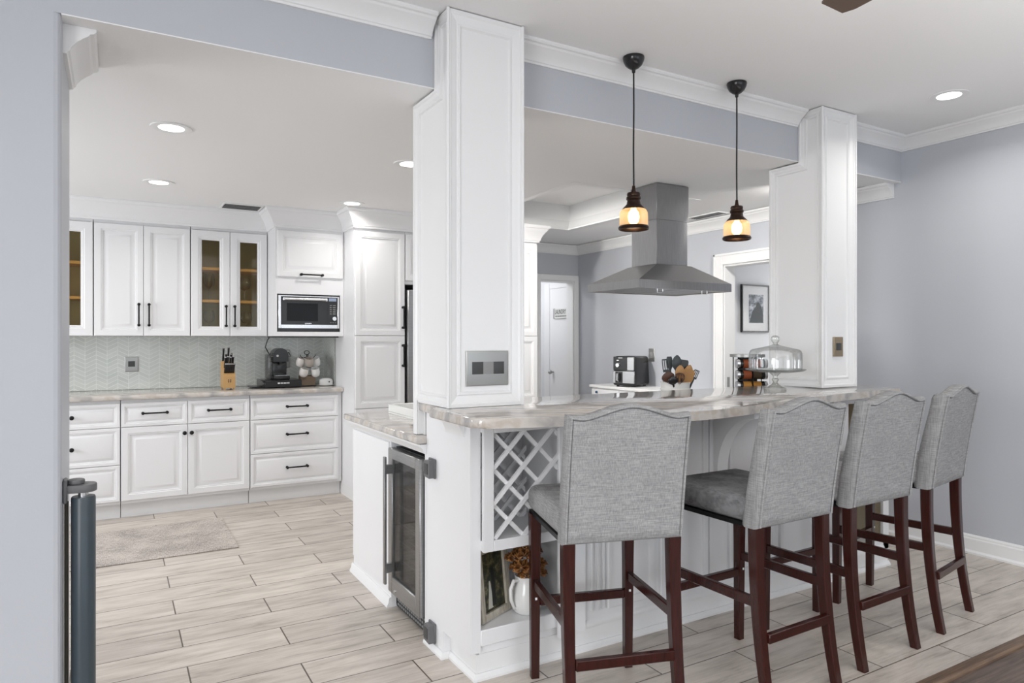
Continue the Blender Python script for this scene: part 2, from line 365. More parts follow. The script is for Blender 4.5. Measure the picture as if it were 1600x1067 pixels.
ORG = {}
def obj(name, b, m, parent=None, sharp=38, kind=None):
    bm = b.bm; bmesh.ops.recalc_face_normals(bm, faces=bm.faces[:])
    if parent is not None and parent.name in ORG:
        bmesh.ops.translate(bm, vec=-ORG[parent.name], verts=bm.verts[:])
    me = bpy.data.meshes.new(name); bm.to_mesh(me); bm.free()
    me.materials.append(M[m] if isinstance(m, str) else m)
    me.shade_smooth(); me.set_sharp_from_angle(angle=math.radians(sharp))
    o = bpy.data.objects.new(name, me); COL.objects.link(o)
    if parent is not None:
        o.parent = parent
        if parent.name in ORG: ORG[o.name] = ORG[parent.name]
    if kind: o['kind'] = kind
    return o
def thing(name, label, cat, loc=(0, 0, 0), group=None):
    o = bpy.data.objects.new(name, None); COL.objects.link(o); o.location = loc; o.empty_display_size = 0.05
    ORG[o.name] = Vector(loc); o['label'] = label; o['category'] = cat
    if group: o['group'] = group
    return o
def tag(o, label, cat, group=None):
    o['label'] = label; o['category'] = cat
    if group: o['group'] = group
    return o
def struct(name, b, m, parent=None): return obj(name, b, m, parent, 18, 'structure')
def dup(root, loc, rotz=None, label=None):
    r = root.copy(); COL.objects.link(r); r.location = loc
    if rotz is not None: r.rotation_euler = (0, 0, rotz)
    if label: r['label'] = label
    for ch in list(root.children):
        c = ch.copy(); COL.objects.link(c); c.parent = r
        for g in list(ch.children):
            d = g.copy(); COL.objects.link(d); d.parent = c
    return r

# ------------------------------------------------------------------ measurements (metres)
XR, YB = 4.70, 6.53          # right wall, kitchen back wall
BY, BT = 2.727, 2.93         # beam front / back
HK, HL = 2.445, 2.737        # kitchen / living ceiling
XJ = -0.154                  # left jamb

# ------------------------------------------------------------------ shell
struct('floor', B().box(-3, 1.522, -0.1, XR+2.3, 8.2, 0), 'floor')
struct('floor_living', B().box(-3, -4, -0.1, XR, 1.46, 0.004), 'dfloor')
b = B(); b.extr([(0, 0), (0.062, 0), (0.062, 0.006), (0.045, 0.012), (0.012, 0.016), (0, 0.012)], (-3, 1.46, 0), (0, 1, 0), (0, 0, 1), (1, 0, 0), 0, XR+3)
struct('trim_1', b, 'strip')
struct('ceiling_living', B().box(-3, -4, HL, XR+0.12, BT, HL+0.1), 'ceil')
TX0, TX1, TY0, TY1, TZ = 2.74, 3.95, 3.86, 5.64, 2.70
b = B(); b.box(-3, BT, HK, TX0, YB, HK+0.06); b.box(TX1, BT, HK, XR, YB, HK+0.06)
b.box(TX0, BT, HK, TX1, TY0, HK+0.06); b.box(TX0, TY1, HK, TX1, YB, HK+0.06)
b.box(TX0-0.05, TY0-0.05, TZ, TX1+0.05, TY1+0.05, TZ+0.05)
b.box(TX0-0.05, TY0-.05, HK+.06, TX0, TY1+.05, TZ); b.box(TX1, TY0-.05, HK+.06, TX1+0.05, TY1+.05, TZ); b.box(TX0, TY0-0.05, HK+.06, TX1, TY0, TZ); b.box(TX0, TY1, HK+.06, TX1, TY1+0.05, TZ)
struct('ceiling', b, 'ceil')
b = B(); sweep(b, [(TX0, TY0), (TX1, TY0), (TX1, TY1), (TX0, TY1)], HK-.002, [(0, 0.10), (0, 0), (0.055, 0), (0.055, 0.012), (0.045, 0.02), (0.028, 0.045), (0.014, 0.075), (0.008, 0.10)], 1, True)
struct('trim_2', b, 'trim')
# beam: painted front, white underside
struct('beam', B().box(XJ-3, BY, HK+0.0, XR, BT, HL), 'wall')
struct('beam_underside', B().box(XJ, BY, HK-0.004, XR, BT, HK), 'ceil')
# walls
b = B(); b.box(XR, -4, 0, XR+0.12, 3.44, HL); b.box(XR, 3.44, 2.02, XR+0.12, 4.32, HL); b.box(XR, 4.32, 0, XR+0.12, YB, HL)
struct('wall_right', b, 'wall')
b = B(); b.box(-2.6, YB, 0, 4.165, YB+0.12, HK); b.box(4.165, YB, 2.035, 4.635, YB+0.12, HK); b.box(4.635, YB, 0, XR+0.12, YB+0.12, HK)
struct('wall_back', b, 'wall')
b = B(); b.prism([(-3, BY), (XJ-0.022, BY), (XJ-0.010, BY+0.004), (XJ-0.004, BY+0.010), (XJ, BY+0.022), (XJ, 3.20), (-3, 3.20)], 0, HK)
struct('wall_left', b, 'wall')
b = B(); b.box(-2.72, 3.2, 0, -2.6, 4.0, HK); b.box(-2.72, 5.8, 0, -2.6, YB+.12, HK); b.box(-2.72, 4.0, 0, -2.6, 5.8, 0.75); b.box(-2.72, 4.0, 2.15, -2.6, 5.8, HK)
struct('wall_kitchen_left', b, 'wall')
b = B(); b.box(-3.12, -4, 0, -3, -2.35, HL); b.box(-3.12, -0.05, 0, -3, BY, HL); b.box(-3.12, -2.35, 0, -3, -0.05, 0.4); b.box(-3.12, -2.35, 2.4, -3, -0.05, HL)
struct('wall_living_left', b, 'wall')
b = B(); b.box(-3.12, -4.12, 0, -1.6, -4, HL); b.box(0.8, -4.12, 0, 1.6, -4, HL); b.box(4.2, -4.12, 0, XR+.12, -4, HL)
b.box(-1.6, -4.12, 0, 0.8, -4, 0.25); b.box(-1.6, -4.12, 2.45, 0.8, -4, HL); b.box(1.6, -4.12, 2.45, 4.2, -4, HL)
struct('wall_rear', b, 'wall')
# room beyond the right-hand opening
b = B(); b.box(XR+0.12, 4.55, 0, 6.9, 4.65, HL); b.box(6.8, 2.2, 0, 6.9, 4.55, HL); b.box(XR+.12, 2.2, 0, 6.8, 2.3, HL); b.box(XR+0.12, 2.2, HK, 6.9, 4.6, HK+0.1)
struct('wall_side_room', b, 'wallw')
# hall beyond the back doorway
b = B(); b.box(4.75, YB+0.12, 0, 4.85, 7.95, HK); b.box(3.5, 7.95, 0, 4.85, 8.05, HK); b.box(3.4, YB+.12, 0, 3.5, 8.05, HK); b.box(3.4, YB+.12, HK, 4.85, 8.05, HK+.1)
struct('wall_hall', b, 'wallw')
# crown mouldings
b = B(); sweep(b, [(-3, BY), (1.180, BY)], HL, crown(1.0), -1); struct('trim_3', b, 'trim')
b = B(); sweep(b, [(1.575, BY), (3.596, BY)], HL, crown(1.0), -1); struct('trim_4', b, 'trim')
b = B(); sweep(b, [(3.945, BY), (XR, BY), (XR, -4)], HL, crown(1.0), -1); struct('trim_5', b, 'trim')
b = B(); sweep(b, [(XR, 2.775), (XR, YB), (3.55, YB)], HK-.0045, crown(1.12), 1); struct('trim_6', b, 'trim')
b = B(); sweep(b, [(XJ, 2.80), (XJ, 3.20)], HK-.0045, crown(1.15), -1); struct('trim_7', b, 'trim')
# baseboards
BASE = [(0, 0), (0.024, 0), (0.024, 0.012), (0.016, 0.020), (0.013, 0.024), (0.013, 0.092), (0.009, 0.100), (0.009, 0.108), (0.004, 0.118), (0, 0.120)]
b = B(); sweep(b, [(XR, -4), (XR, 3.37)], 0.0, BASE, 1); struct('baseboard_right', b, 'trim')
b = B(); sweep(b, [(-3, BY), (XJ-0.02, BY)], 0, BASE, -1); struct('baseboard_left', b, 'trim')
# doorway casings
def casing_y(b, x, y0, y1, z1, w=0.075, t=0.018):   # casing on the right wall, facing -x
    b.box(x-t, y0-w, 0, x, y0, z1+w, 0.004); b.box(x-t, y1, 0, x, y1+w, z1+w, 0.004); b.box(x-t, y0, z1, x, y1, z1+w, 0.004)
    b.box(x-t-0.006, y0-w, 0, x-t, y0-w+.02, z1+w, .003); b.box(x-t-0.006, y1+w-.02, 0, x-t, y1+w, z1+w, .003); b.box(x-t-.006, y0-w, z1+w-.02, x-t, y1+w, z1+w, .003)
b = B(); casing_y(b, XR, 3.44, 4.32, 2.02, 0.10); b.box(XR, 4.305, 0, XR+0.13, 4.32, 2.02); b.box(XR, 3.44, 0, XR+0.13, 3.455, 2.02); b.box(XR, 3.455, 2.005, XR+0.13, 4.305, 2.02)
struct('door_1', b, 'trim')
b = B(); b.box(4.10, YB-.018, 0, 4.165, YB, 2.10, .004); b.box(4.635, YB-.018, 0, 4.698, YB, 2.10, .004); b.box(4.165, YB-.018, 2.035, 4.635, YB, 2.10, .004)
b.box(4.165, YB, 0, 4.18, YB+.13, 2.035); b.box(4.62, YB, 0, 4.635, YB+.13, 2.035); b.box(4.18, YB, 2.02, 4.62, YB+.13, 2.035)
struct('door_2', b, 'trim')
b = B(); b.box(4.735, 7.20, 0, 4.75, 7.32, 2.06, .004); b.box(4.735, 6.66, 0, 4.75, 6.70, 2.06, .004); b.box(4.735, 6.70, 1.99, 4.75, 7.20, 2.06, .004); b.box(4.742, 6.70, 0, 4.752, 7.20, 1.99)
d3 = struct('door_3', b, 'cab')
obj('door_knob', B().cyl((4.742, 7.12, 0.95), (4.70, 7.12, 0.95), 0.010).ball((4.692, 7.12, 0.95), 0.026), 'nickel', d3)
obj('strike_plate', B().box(XR+0.03, 4.302, 0.93, XR+0.06, 4.306, 1.02), 'nickel', bpy.data.objects['door_1'])

# ------------------------------------------------------------------ columns
def column(name, x0, x1, yf, yb, zbot):
    b = B(); q = .024; b.box(x0+q, yf+q, zbot+.001, x1-q, 2.88, HK-0.015); b.box(x0+q, yf+q, HK-.015, x1-q, BY-.001, HL-.003)
    b.box(x0+q, 2.88, 0.922 if x0 < 2 else zbot+.001, x1-q, yb, HK-0.015)
    for xx in (x0, x1): b.tube([(xx, yf, zbot), (xx, yf, HL-.004)], .007, 10)
    panel(b, (x0, yf, zbot), (1, 0, 0), (0, 0, 1), (0, -1, 0), (x1-x0, HL-zbot-.004), COLP, None)
    d1, d2 = BY-yf-0.002, yb-yf
    poly = [(0, 0), (0, HL-.004-zbot), (-d1, HL-.004-zbot), (-d1, HK-.012-zbot), (-d2, HK-.012-zbot), (-d2, 0)]
    if x0 < 2: b.box(x0, 2.905, .922, x0+.03, yb, zbot, .003); b.box(x0-.008, 2.905, .922, x0, yb-.02, zbot+.01, .003)
    panel(b, (x0, yf, zbot), (0, -1, 0), (0, 0, 1), (-1, 0, 0), poly, [(a*0.78, c) for a, c in COLP], None)
    panel(b, (x1, yf, zbot), (0, 1, 0), (0, 0, 1), (1, 0, 0), [(0, 0), (d2, 0), (d2, HK-.012-zbot), (d1, HK-.012-zbot), (d1, HL-.004-zbot), (0, HL-.004-zbot)], [(a*0.78, c) for a, c in COLP], None)
    return struct(name, b, 'trim')
column('column', 1.195, 1.556, 2.58, 2.965, 1.0695)
column('column', 3.61, 3.93, 2.56, 2.94, 1.0695)

# ------------------------------------------------------------------ hardware helpers
def bar_handle(x, y, z, L, vert, parent, ny=-1):
    b = B(); off = 0.032
    d = Vector((0, 0, 1)) if vert else Vector((1, 0, 0)); c = Vector((x, y-off, z)); a0, a1 = c-d*L/2, c+d*L/2
    b.cyl(a0, a1, 0.0062, 10)
    for p in (a0, a1):
        b.ball(p, 0.0115, (1, 1, 1), 12, 8); b.cyl(p, p+Vector((0, off, 0)), 0.0065, 8); b.cyl(p+Vector((0, off-.004, 0)), p+Vector((0, off, 0)), 0.011, 10)
    return obj('handle', b, 'black', parent)
def round_knob(x, y, z, parent):
    b = B(); b.cyl((x, y, z), (x, y-.016, z), 0.006, 10); b.ball((x, y-.024, z), 0.016, (1, .7, 1), 14, 10); return obj('knob', b, 'black', parent)
def front(name, x0, x1, z0, z1, y, parent, steps=None, th=0.019):
    b = B(); panel(b, (x0, y, z0), (1, 0, 0), (0, 0, 1), (0, -1, 0), (x1-x0, z1-z0), steps or DOOR, th); return obj(name, b, 'cab', parent, 30)
FY = 5.915
G = 0.0018
def base_unit(x0, x1, label, grp='white base cabinets under the back counter'):
    t = thing('base_cabinet', label, 'cabinet', ((x0+x1)/2, 6.2, 0), grp)
    obj('carcass', B().box(x0+.001, FY+0.0205, 0.115, x1-.001, YB-.004, 0.898), 'cab', t)
    obj('toe_kick', B().box(x0+.001, FY+0.075, 0.0, x1-.001, FY+0.1, 0.114), 'trim', t); return t
ZD0, ZA, ZB, ZT = 0.135, 0.410, 0.692, 0.876
def drawer(t, x0, x1, z0, z1, pull='bar', px=None):
    d = front('drawer', x0+G, x1-G, z0+G, z1-G, FY, t, DRAWER); px = (x0+x1)/2 if px is None else px
    if pull == 'bar': bar_handle(px, FY, (z0+z1)/2+.01, 0.165, False, d)
    else: round_knob(px, FY, (z0+z1)/2, d)
    return d
t = base_unit(-0.572, 0.038, 'three-drawer white base cabinet with small black knobs beside left wall end')
for z0, z1 in ((ZD0, ZA), (ZA, ZB), (ZB, ZT)): drawer(t, -0.572, 0.036, z0, z1, 'knob', -0.270)
t = base_unit(0.040, 0.957, 'wide white base cabinet with two drawers above two knobbed doors')
drawer(t, 0.040, 0.497, ZB, ZT); drawer(t, 0.497, 0.957, ZB, ZT)
for x0, x1, kx in ((0.040, 0.497, 0.473), (0.497, 0.957, 0.523)):
    d = front('door', x0+G, x1-G, ZD0+G, ZB-G, FY, t); round_knob(kx, FY, 0.625, d)
t = base_unit(0.960, 1.722, 'white base cabinet with three bar-handled drawers below the coffee machine')
for z0, z1 in ((ZD0, ZA), (ZA, ZB), (ZB, ZT)): drawer(t, 0.962, 1.690, z0, z1, 'bar', 1.335)
b = B(); b.prism([(-0.62, 5.885), (1.722, 5.885), (1.722, YB-.008), (-0.62, YB-.008)], 0.900, 0.938, 0.008, 2)
tag(obj('countertop', b, 'granite'), 'veined beige granite countertop along the tiled back wall', 'countertop')
b = B(); b.box(-0.62, YB-.007, 0.9385, 1.7215, YB-.0005, 1.383); b.box(1.716, 6.14, 0.9385, 1.7215, YB-.007, 1.383)
struct('wall_backsplash', b, 'tile')

# ------------------------------------------------------------------ wall cabinets
UY, UZ0, UZ1 = 6.20, 1.384, 2.268
def shelves(t, x0, x1):
    for z in (1.668, 1.940): obj('shelf', B().box(x0+.019, UY+.03, z, x1-.019, YB-.012, z+.022), 'shelfwood', t)
def upper_unit(x0, x1, label, glass):
    t = thing('wall_cabinet', label, 'cabinet', ((x0+x1)/2, 6.36, UZ0), 'white wall cabinets above the counter')
    b = B()
    if glass:
        b.box(x0+.001, UY+.0205, UZ0, x0+.018, YB-.002, 2.30); b.box(x1-.018, UY+.0205, UZ0, x1-.001, YB-.002, 2.30)
        b.box(x0+.018, UY+.0205, UZ0, x1-.018, YB-.002, UZ0+.02); b.box(x0+.018, UY+.0205, 2.27, x1-.018, YB-.002, 2.30)
    else: b.box(x0+.001, UY+.0205, UZ0, x1-.001, YB-.002, 2.30)
    obj('carcass', b, 'cab', t)
    if glass:
        b = B(); b.box(x0+.019, YB-.010, UZ0+.021, x1-.019, YB-.004, 2.269); obj('back_panel', b, 'cabin', t)
        shelves(t, x0, x1)
    return t
GD = [(0, -0.003), (0.004, 0.0), (0.052, 0.0), (0.058, -0.005), (0.066, -0.005), (0.072, -0.011), (0.080, -0.013)]
def glass_door(t, x0, x1, hx):
    w, h = x1-x0-2*G, UZ1-UZ0-.003; o = Vector((x0+G, UY, UZ0+.001)); poly = [(0, 0), (w, 0), (w, h), (0, h)]
    b = B(); rings = [[o+Vector((x, 0.019, z)) for x, z in poly]]
    for ins, d in GD: rings.append([o+Vector((x, -d, z)) for x, z in offset_poly(poly, ins)])
    rings.append([o+Vector((x, 0.019, z)) for x, z in offset_poly(poly, 0.080)]); rings.append(rings[0])
    b.loft(rings, False); bmesh.ops.remove_doubles(b.bm, verts=b.bm.verts[:], dist=1e-6)
    d = obj('door', b, 'cab', t, 30)
    b = B(); b.box(x0+.079, UY+.013, UZ0+.077, x1-.079, UY+.016, UZ1-.077); obj('pane', b, 'cabglass', d)
    if hx: bar_handle(hx, UY, 1.553, 0.165, True, d)
    return d
t = upper_unit(-0.752, -0.144, 'glass-fronted white wall cabinet cut off by the left wall end', True)
glass_door(t, -0.750, -0.448, -0.486); glass_door(t, -0.448, -0.145, -0.410)
t = upper_unit(-0.142, 0.541, 'solid two-door white wall cabinet left of the glass-fronted pair', False)
for x0, x1, hx in ((-0.139, 0.201, 0.166), (0.201, 0.539, 0.238)):
    d = front('door', x0+G, x1-G, UZ0+.001, UZ1-.002, UY, t); bar_handle(hx, UY, 1.553, 0.165, True, d)
t = upper_unit(0.543, 1.149, 'two-door glass-fronted white wall cabinet with stemware beside microwave cabinet', True)
glass_door(t, 0.545, 0.845, 0.812); glass_door(t, 0.845, 1.147, 0.880)
def wine_glass(x, y, z, h, rr, label):
    prof = [(0.034, 0), (0.034, 0.002), (0.006, 0.006), (0.004, 0.012), (0.004, h*0.42), (0.010, h*0.46), (rr*0.8, h*0.55), (rr, h*0.68), (rr*0.95, h*0.85), (rr*0.78, h)]
    tag(obj('wine_glass', B().lathe((x, y, z), prof, 20, False), 'stem'), label, 'glass', 'stemware in the glass-fronted cabinet')
for x, y, z, h, rr, l in ((0.70, 6.36, 1.6905, 0.23, 0.045, 'tall wine glass behind left glass pane, on the middle shelf'),
                          (0.70, 6.36, 1.405, 0.20, 0.045, 'wine glass behind left glass pane, at the cabinet bottom'),
                          (0.985, 6.36, 1.6905, 0.21, 0.05, 'round wine glass behind right glass pane, on the middle shelf'),
                          (1.0, 6.36, 1.405, 0.19, 0.05, 'wine glass behind right glass pane, at the cabinet bottom')): wine_glass(x, y, z, h, rr, l)
# microwave cabinet
MY, MX0, MX1 = 5.882, 1.152, 1.724
t = thing('microwave_cabinet', 'white cabinet housing the microwave under a lift-up door', 'cabinet', (1.44, 6.2, UZ0), None)
b = B(); b.box(MX0, MY+.0, UZ0, MX0+.014, YB-.002, 2.30); b.box(MX1-.030, MY, UZ0, MX1, YB-.002, 2.30)
b.box(MX0+.014, MY, UZ0, MX1-.03, YB-.002, 1.421); b.box(MX0+.014, MY, 1.738, MX1-.03, YB-.002, 2.30); b.box(MX0+.014, YB-.05, 1.421, MX1-.03, YB-.002, 1.738)
obj('carcass', b, 'cab', t)
b = B(); panel(b, (1.166, MY-.019, 1.880), (1, 0, 0), (0, 0, 1), (0, -1, 0), (0.548, 0.386), DOOR, 0.0185); d = obj('door', b, 'cab', t, 30)
bar_handle(1.443, MY-.019, 1.902, 0.175, False, d)
# microwave
t = thing('microwave', 'stainless and black built-in microwave in the white cabinet', 'microwave', (1.43, 6.1, 1.4225))
x0, x1, z0, z1, y = 1.1685, 1.691, 1.4225, 1.7365, MY-.004
obj('body', B().box(x0, y+.012, z0, x1, 6.35, z1, .003), 'blackp', t)
b = B(); b.box(x0+.006, y-.004, z0+.028, x0+.028, y+.012, z1-.012, .002); b.box(x1-.022, y-.004, z0+.028, x1-.006, y+.012, z1-.012, .002); b.box(x0+.028, y-.004, z1-.020, x1-.022, y+.012, z1-.012, .001); b.box(x0+.028, y-.004, z0+.028, x1-.022, y+.012, z0+.058, .001)
obj('trim_frame', b, 'silver', t)
dd = obj('door', B().box(x0+.0285, y-.002, z0+.0585, x1-.108, y+.0118, z1-.0205), 'blackp', t)
obj('window', B().box(x0+.075, y-.0035, z0+.088, x1-.19, y-.0021, z1-.075), mat('microwave_window', (0.008, 0.008, 0.009), 0.05, 0, 0.12), dd)
b = B(); b.tube([(x0+.05, y-.024, z1-.042), (x1-.125, y-.024, z1-.042)], 0.012, 12); b.box(x0+.04, y-.024, z1-.055, x0+.058, y-.0021, z1-.029, .003); b.box(x1-.132, y-.024, z1-.055, x1-.112, y-.0021, z1-.029, .003)
obj('handle', b, 'silver', dd)
cp = obj('control_panel', B().box(x1-.107, y-.002, z0+.0585, x1-.0225, y+.0118, z1-.0205), 'blackp', t)
obj('display', B().box(x1-.096, y-.003, z1-.052, x1-.032, y-.0021, z1-.026), 'display', cp)
b = B(); b.cyl((x1-.052, y-.002, z0+.112), (x1-.052, y-.020, z0+.112), 0.017, 20); obj('dial', b, 'silver', cp)
b = B()
for i in range(5):
    for j, (a, w) in enumerate(((-.088, .016), (-.062, .024))): b.box(x1+a, y-.003, z0+.150+i*.018, x1+a+w, y-.0021, z0+.157+i*.018)
for j in range(3): b.box(x1-.085+j*.020, y-.003, z0+.075, x1-.074+j*.020, y-.0021, z0+.080)
obj('keypad', b, 'midins', cp)
b = B()
for i in range(7): b.box(1.393+i*.008, y-.003, z0+.066, 1.398+i*.008, y-.0021, z0+.0725)
obj('lettering', b, 'silver', dd)
# pantry towers either side of fridge
PY = 5.57
def pantry(x0, x1, label, hx):
    t = thing('pantry_cabinet', label, 'cabinet', ((x0+x1)/2, 6.05, 0), 'tall white pantry cabinets')
    obj('carcass', B().box(x0, PY+.0205, 0.1, x1, YB-.002, 2.30), 'cab', t); obj('toe_kick', B().box(x0, PY+.035, 0, x1, YB-.002, 0.0995), 'trim', t)
    for z0, z1, hz in ((1.389, 2.266, 1.545), (0.776, 1.385, 1.217), (0.112, 0.772, 0.69)):
        d = front('door', x0+.006, x1-.004, z0, z1, PY, t)
        if hx: bar_handle(hx, PY, hz, 0.175, True, d)
    return t
pantry(1.7265, 2.174, 'tall white pantry cabinet with black handles left of refrigerator', 2.150)
pantry(3.09, 3.53, 'tall white pantry cabinet seen between pillar and laundry doorway', None)
t = thing('refrigerator', 'dark stainless refrigerator mostly hidden behind the white pillar', 'refrigerator', (2.63, 6.0, 0))
obj('body', B().box(2.185, 5.60, 0.03, 3.08, 6.45, 1.79, .004), 'grille', t)
for x0, x1 in ((2.187, 2.630), (2.634, 3.078)):
    d = obj('door', B().box(x0, 5.545, 0.62, x1, 5.598, 1.785, .006), 'steelh', t)
    hx = x1-.04 if x0 < 2.5 else x0+.04
    obj('handle', B().cyl((hx, 5.50, 0.8), (hx, 5.50, 1.5), 0.010).cyl((hx, 5.50, .83), (hx, 5.545, .83), .008).cyl((hx, 5.50, 1.47), (hx, 5.545, 1.47), .008), 'steelh', d)
d = obj('freezer_drawer', B().box(2.187, 5.545, 0.06, 3.078, 5.598, 0.615, .006), 'steelh', t)
obj('handle', B().cyl((2.3, 5.50, 0.55), (2.95, 5.50, 0.55), .010).cyl((2.34, 5.50, .55), (2.34, 5.545, .55), .008).cyl((2.9, 5.50, .55), (2.9, 5.545, .55), .008), 'steelh', d)
t = thing('wall_cabinet', 'small white cabinet above the refrigerator, glimpsed beside the pillar', 'cabinet', (2.63, 6.05, 1.8), 'white wall cabinets above the counter')
obj('carcass', B().box(2.1765, PY+.0205, 1.835, 3.088, YB-.002, 2.30), 'cab', t)
for x0, x1 in ((2.178, 2.630), (2.634, 3.086)): front('door', x0, x1, 1.865, 2.266, PY, t)
b = B(); sweep(b, [(-0.75, UY), (MX0, UY), (MX0, MY), (1.7265, MY), (1.7265, PY), (3.53, PY), (3.53, YB-.002)], HK-.0005, crown(1.05, 1.78), -1)
b.box(-0.75, UY-.001, 2.289, MX0+.001, UY+.02, HK-.001); b.box(MX0-.001, MY-.001, 2.289, 1.727, MY+.02, HK-.001); b.box(1.7255, PY-.001, 2.289, 3.531, PY+.02, HK-.001)
b.box(MX0-.001, MY, 2.3, MX0+.02, UY, HK-.001); b.box(1.7255, PY, 2.3, 1.745, MY, HK-.001)
struct('trim_8', b, 'cab')

# ------------------------------------------------------------------ breakfast bar
t = thing('breakfast_bar', 'white panelled breakfast bar with built-in wine rack and open niches', 'bar counter', (2.6, 2.62, 0))
b = B()
b.box(1.21, 2.405, 0.112, 1.256, 2.84, 1.0295); b.box(1.21, 2.66, 0.0, 1.256, 2.84, 0.112)
b.box(1.256, 2.76, 0.10, 1.76, 2.84, 1.0295); b.box(1.662, 2.392, 0.10, 1.76, 2.76, 1.0295)
b.box(1.256, 2.392, 0.517, 1.662, 2.76, 0.556); b.box(1.256, 2.402, 0.135, 1.662, 2.76, 0.199, .003); b.box(1.256, 2.42, 0.10, 1.662, 2.76, 0.135); b.box(1.256, 2.392, 0.987, 1.662, 2.76, 1.0295)
b.box(1.76, 2.412, 0.10, 3.60, 2.84, 1.0295); b.box(3.60, 2.412, 0.10, 3.635, 2.84, 1.0295); b.box(3.635, 2.80, 0.10, 4.03, 2.84, 1.0295)
b.box(4.0, 2.43, 0.10, 4.03, 2.80, 1.0295); b.box(3.635, 2.412, 0.985, 4.03, 2.80, 1.0295); b.box(3.635, 2.412, .10, 4.03, 2.80, .16)
obj('carcass', b, 'cab', t)
obj('plinth', B().box(1.243, 2.418, 0.0, 4.03, 2.836, 0.0995), 'trim', t)
b = B(); b.box(1.253, 2.374, 0.515, 1.300, 2.3915, 1.0285, .002); b.box(1.611, 2.374, 0.10, 1.664, 2.3915, 1.0285, .002); b.box(1.300, 2.374, 0.515, 1.611, 2.3915, 0.558, .002); b.box(1.300, 2.374, 0.984, 1.611, 2.3915, 1.0285, .002)
obj('face_frame', b, 'cab', t)
b = B(); b.box(3.972, 2.412, 0.10, 4.03, 2.43, 1.0, .002); obj('face_frame', b, 'cab', t)
b = B(); b.box(3.636, 2.795, .161, 3.985, 2.7995, .984); b.box(3.985, 2.432, .161, 3.9995, 2.7945, .984); b.box(3.6355, 2.42, .161, 3.64, 2.7945, .984); b.box(3.64, 2.45, .55, 3.985, 2.795, .568)
obj('niche_lining', b, 'beige', t)
b = B()
for zz in (0.30, 0.40, 0.50, 0.60, 0.70, 0.80):
    for yy in (2.47, 2.74): b.box(3.983, yy-.003, zz-.003, 3.9855, yy+.003, zz+.003)
obj('pin_holes', b, 'gap', t)
b = B()
for zz in (0.26, 0.32, 0.38, 0.44):
    for yy in (2.43, 2.70): b.box(1.6605, yy-.003, zz-.003, 1.6625, yy+.003, zz+.003)
obj('pin_holes', b, 'gap', t)
def lattice(y, x0, x1, z0, z1, pitch, w, d):
    b = B()
    for sgn in (1, -1):
        k = -10
        while k < 12:
            # line: z = zc + sgn*(x-x0)
            zc = (z1+0.002 if sgn < 0 else z1-0.146)+k*pitch; k += 1
            pts = []
            for hw in (-1, 1):
                off = hw*w*0.7071; a = zc+off
                # clip line z=a+sgn*(x-x0) to rect
                xa, xb = x0, x1
                if sgn > 0: xa = max(xa, x0+(z0-a)); xb = min(xb, x0+(z1-a))
                else: xa = max(xa, x0+(a-z1)); xb = min(xb, x0+(a-z0))
                pts.append((xa, xb, a))
            if all(p[1]-p[0] > 0.004 for p in pts):
                q = [(pts[0][0], pts[0][2]+sgn*(pts[0][0]-x0)), (pts[0][1], pts[0][2]+sgn*(pts[0][1]-x0)), (pts[1][1], pts[1][2]+sgn*(pts[1][1]-x0)), (pts[1][0], pts[1][2]+sgn*(pts[1][0]-x0))]
                yy = y if sgn > 0 else y+d
                b.loft([[(x, yy, z) for x, z in q], [(x, yy+d, z) for x, z in q]])
    return b
obj('wine_rack_lattice', lattice(2.380, 1.299, 1.612, 0.557, 0.985, 0.1425, 0.0165, 0.012), 'cab', t)
obj('wine_rack_lattice', lattice(2.640, 1.299, 1.612, 0.557, 0.985, 0.1425, 0.0165, 0.012), 'cab', t)
def bar_panel(x0, x1):
    b = B(); panel(b, (x0, 2.394, 0.165), (1, 0, 0), (0, 0, 1), (0, -1, 0), (x1-x0, 0.83), BASEP, 0.0178); return obj('panel', b, 'cab', t)
for x0, x1 in ((1.885, 2.165), (2.195, 2.505), (2.655, 3.005), (3.035, 3.33), (3.43, 3.585)): bar_panel(x0, x1)
b = B()
for x in (1.80, 1.835, 1.862): b.box(x, 2.402, 0.165, x+.014, 2.4119, 0.995, .003)
obj('pilaster', b, 'cab', t)
for cx, ce in ((2.575, 2.150), (3.375, 2.300)):
    b = B(); b.box(cx-.060, 2.398, .165, cx+.060, 2.4119, 1.0, .003); obj('pilaster', b, 'cab', t)
    poly = [(2.398, 1.0275), (2.398, .715), (2.372, .715)]+[(2.372-(2.372-ce)*(1-math.cos(a)), .715+.275*math.sin(a)) for a in [i*PI/2/14 for i in range(1, 15)]]+[(ce, 1.0275)]
    b = B()
    b.loft([[(cx-.036, yy, zz) for yy, zz in poly], [(cx+.036, yy, zz) for yy, zz in poly]])
    obj('corbel', b, 'cab', t)
b = B(); sweep(b, [(1.21, 2.84), (1.21, 2.66), (1.243, 2.66), (1.243, 2.418), (4.03, 2.418)], 0, [(0, 0), (0.018, 0), (0.018, .010), (0.010, .020), (0.007, .026), (0, .026)], -1)
obj('shoe_moulding', b, 'trim', t)
b = B(); sweep(b, [(1.665, 2.412), (3.97, 2.412)], 0.10, [(0, 0.0), (0.010, 0), (0.012, .012), (0.008, 0.022), (0, .03)], -1); obj('base_cap', b, 'trim', t)
b = B(); sweep(b, [(1.21, 2.62), (1.21, 2.455)], 1.029, [(0, 0), (0.030, 0), (0.030, -.010), (0.022, -.022), (0.012, -.045), (0.010, -.062), (0, -.062)], -1); obj('cove_moulding', b, 'trim', t)
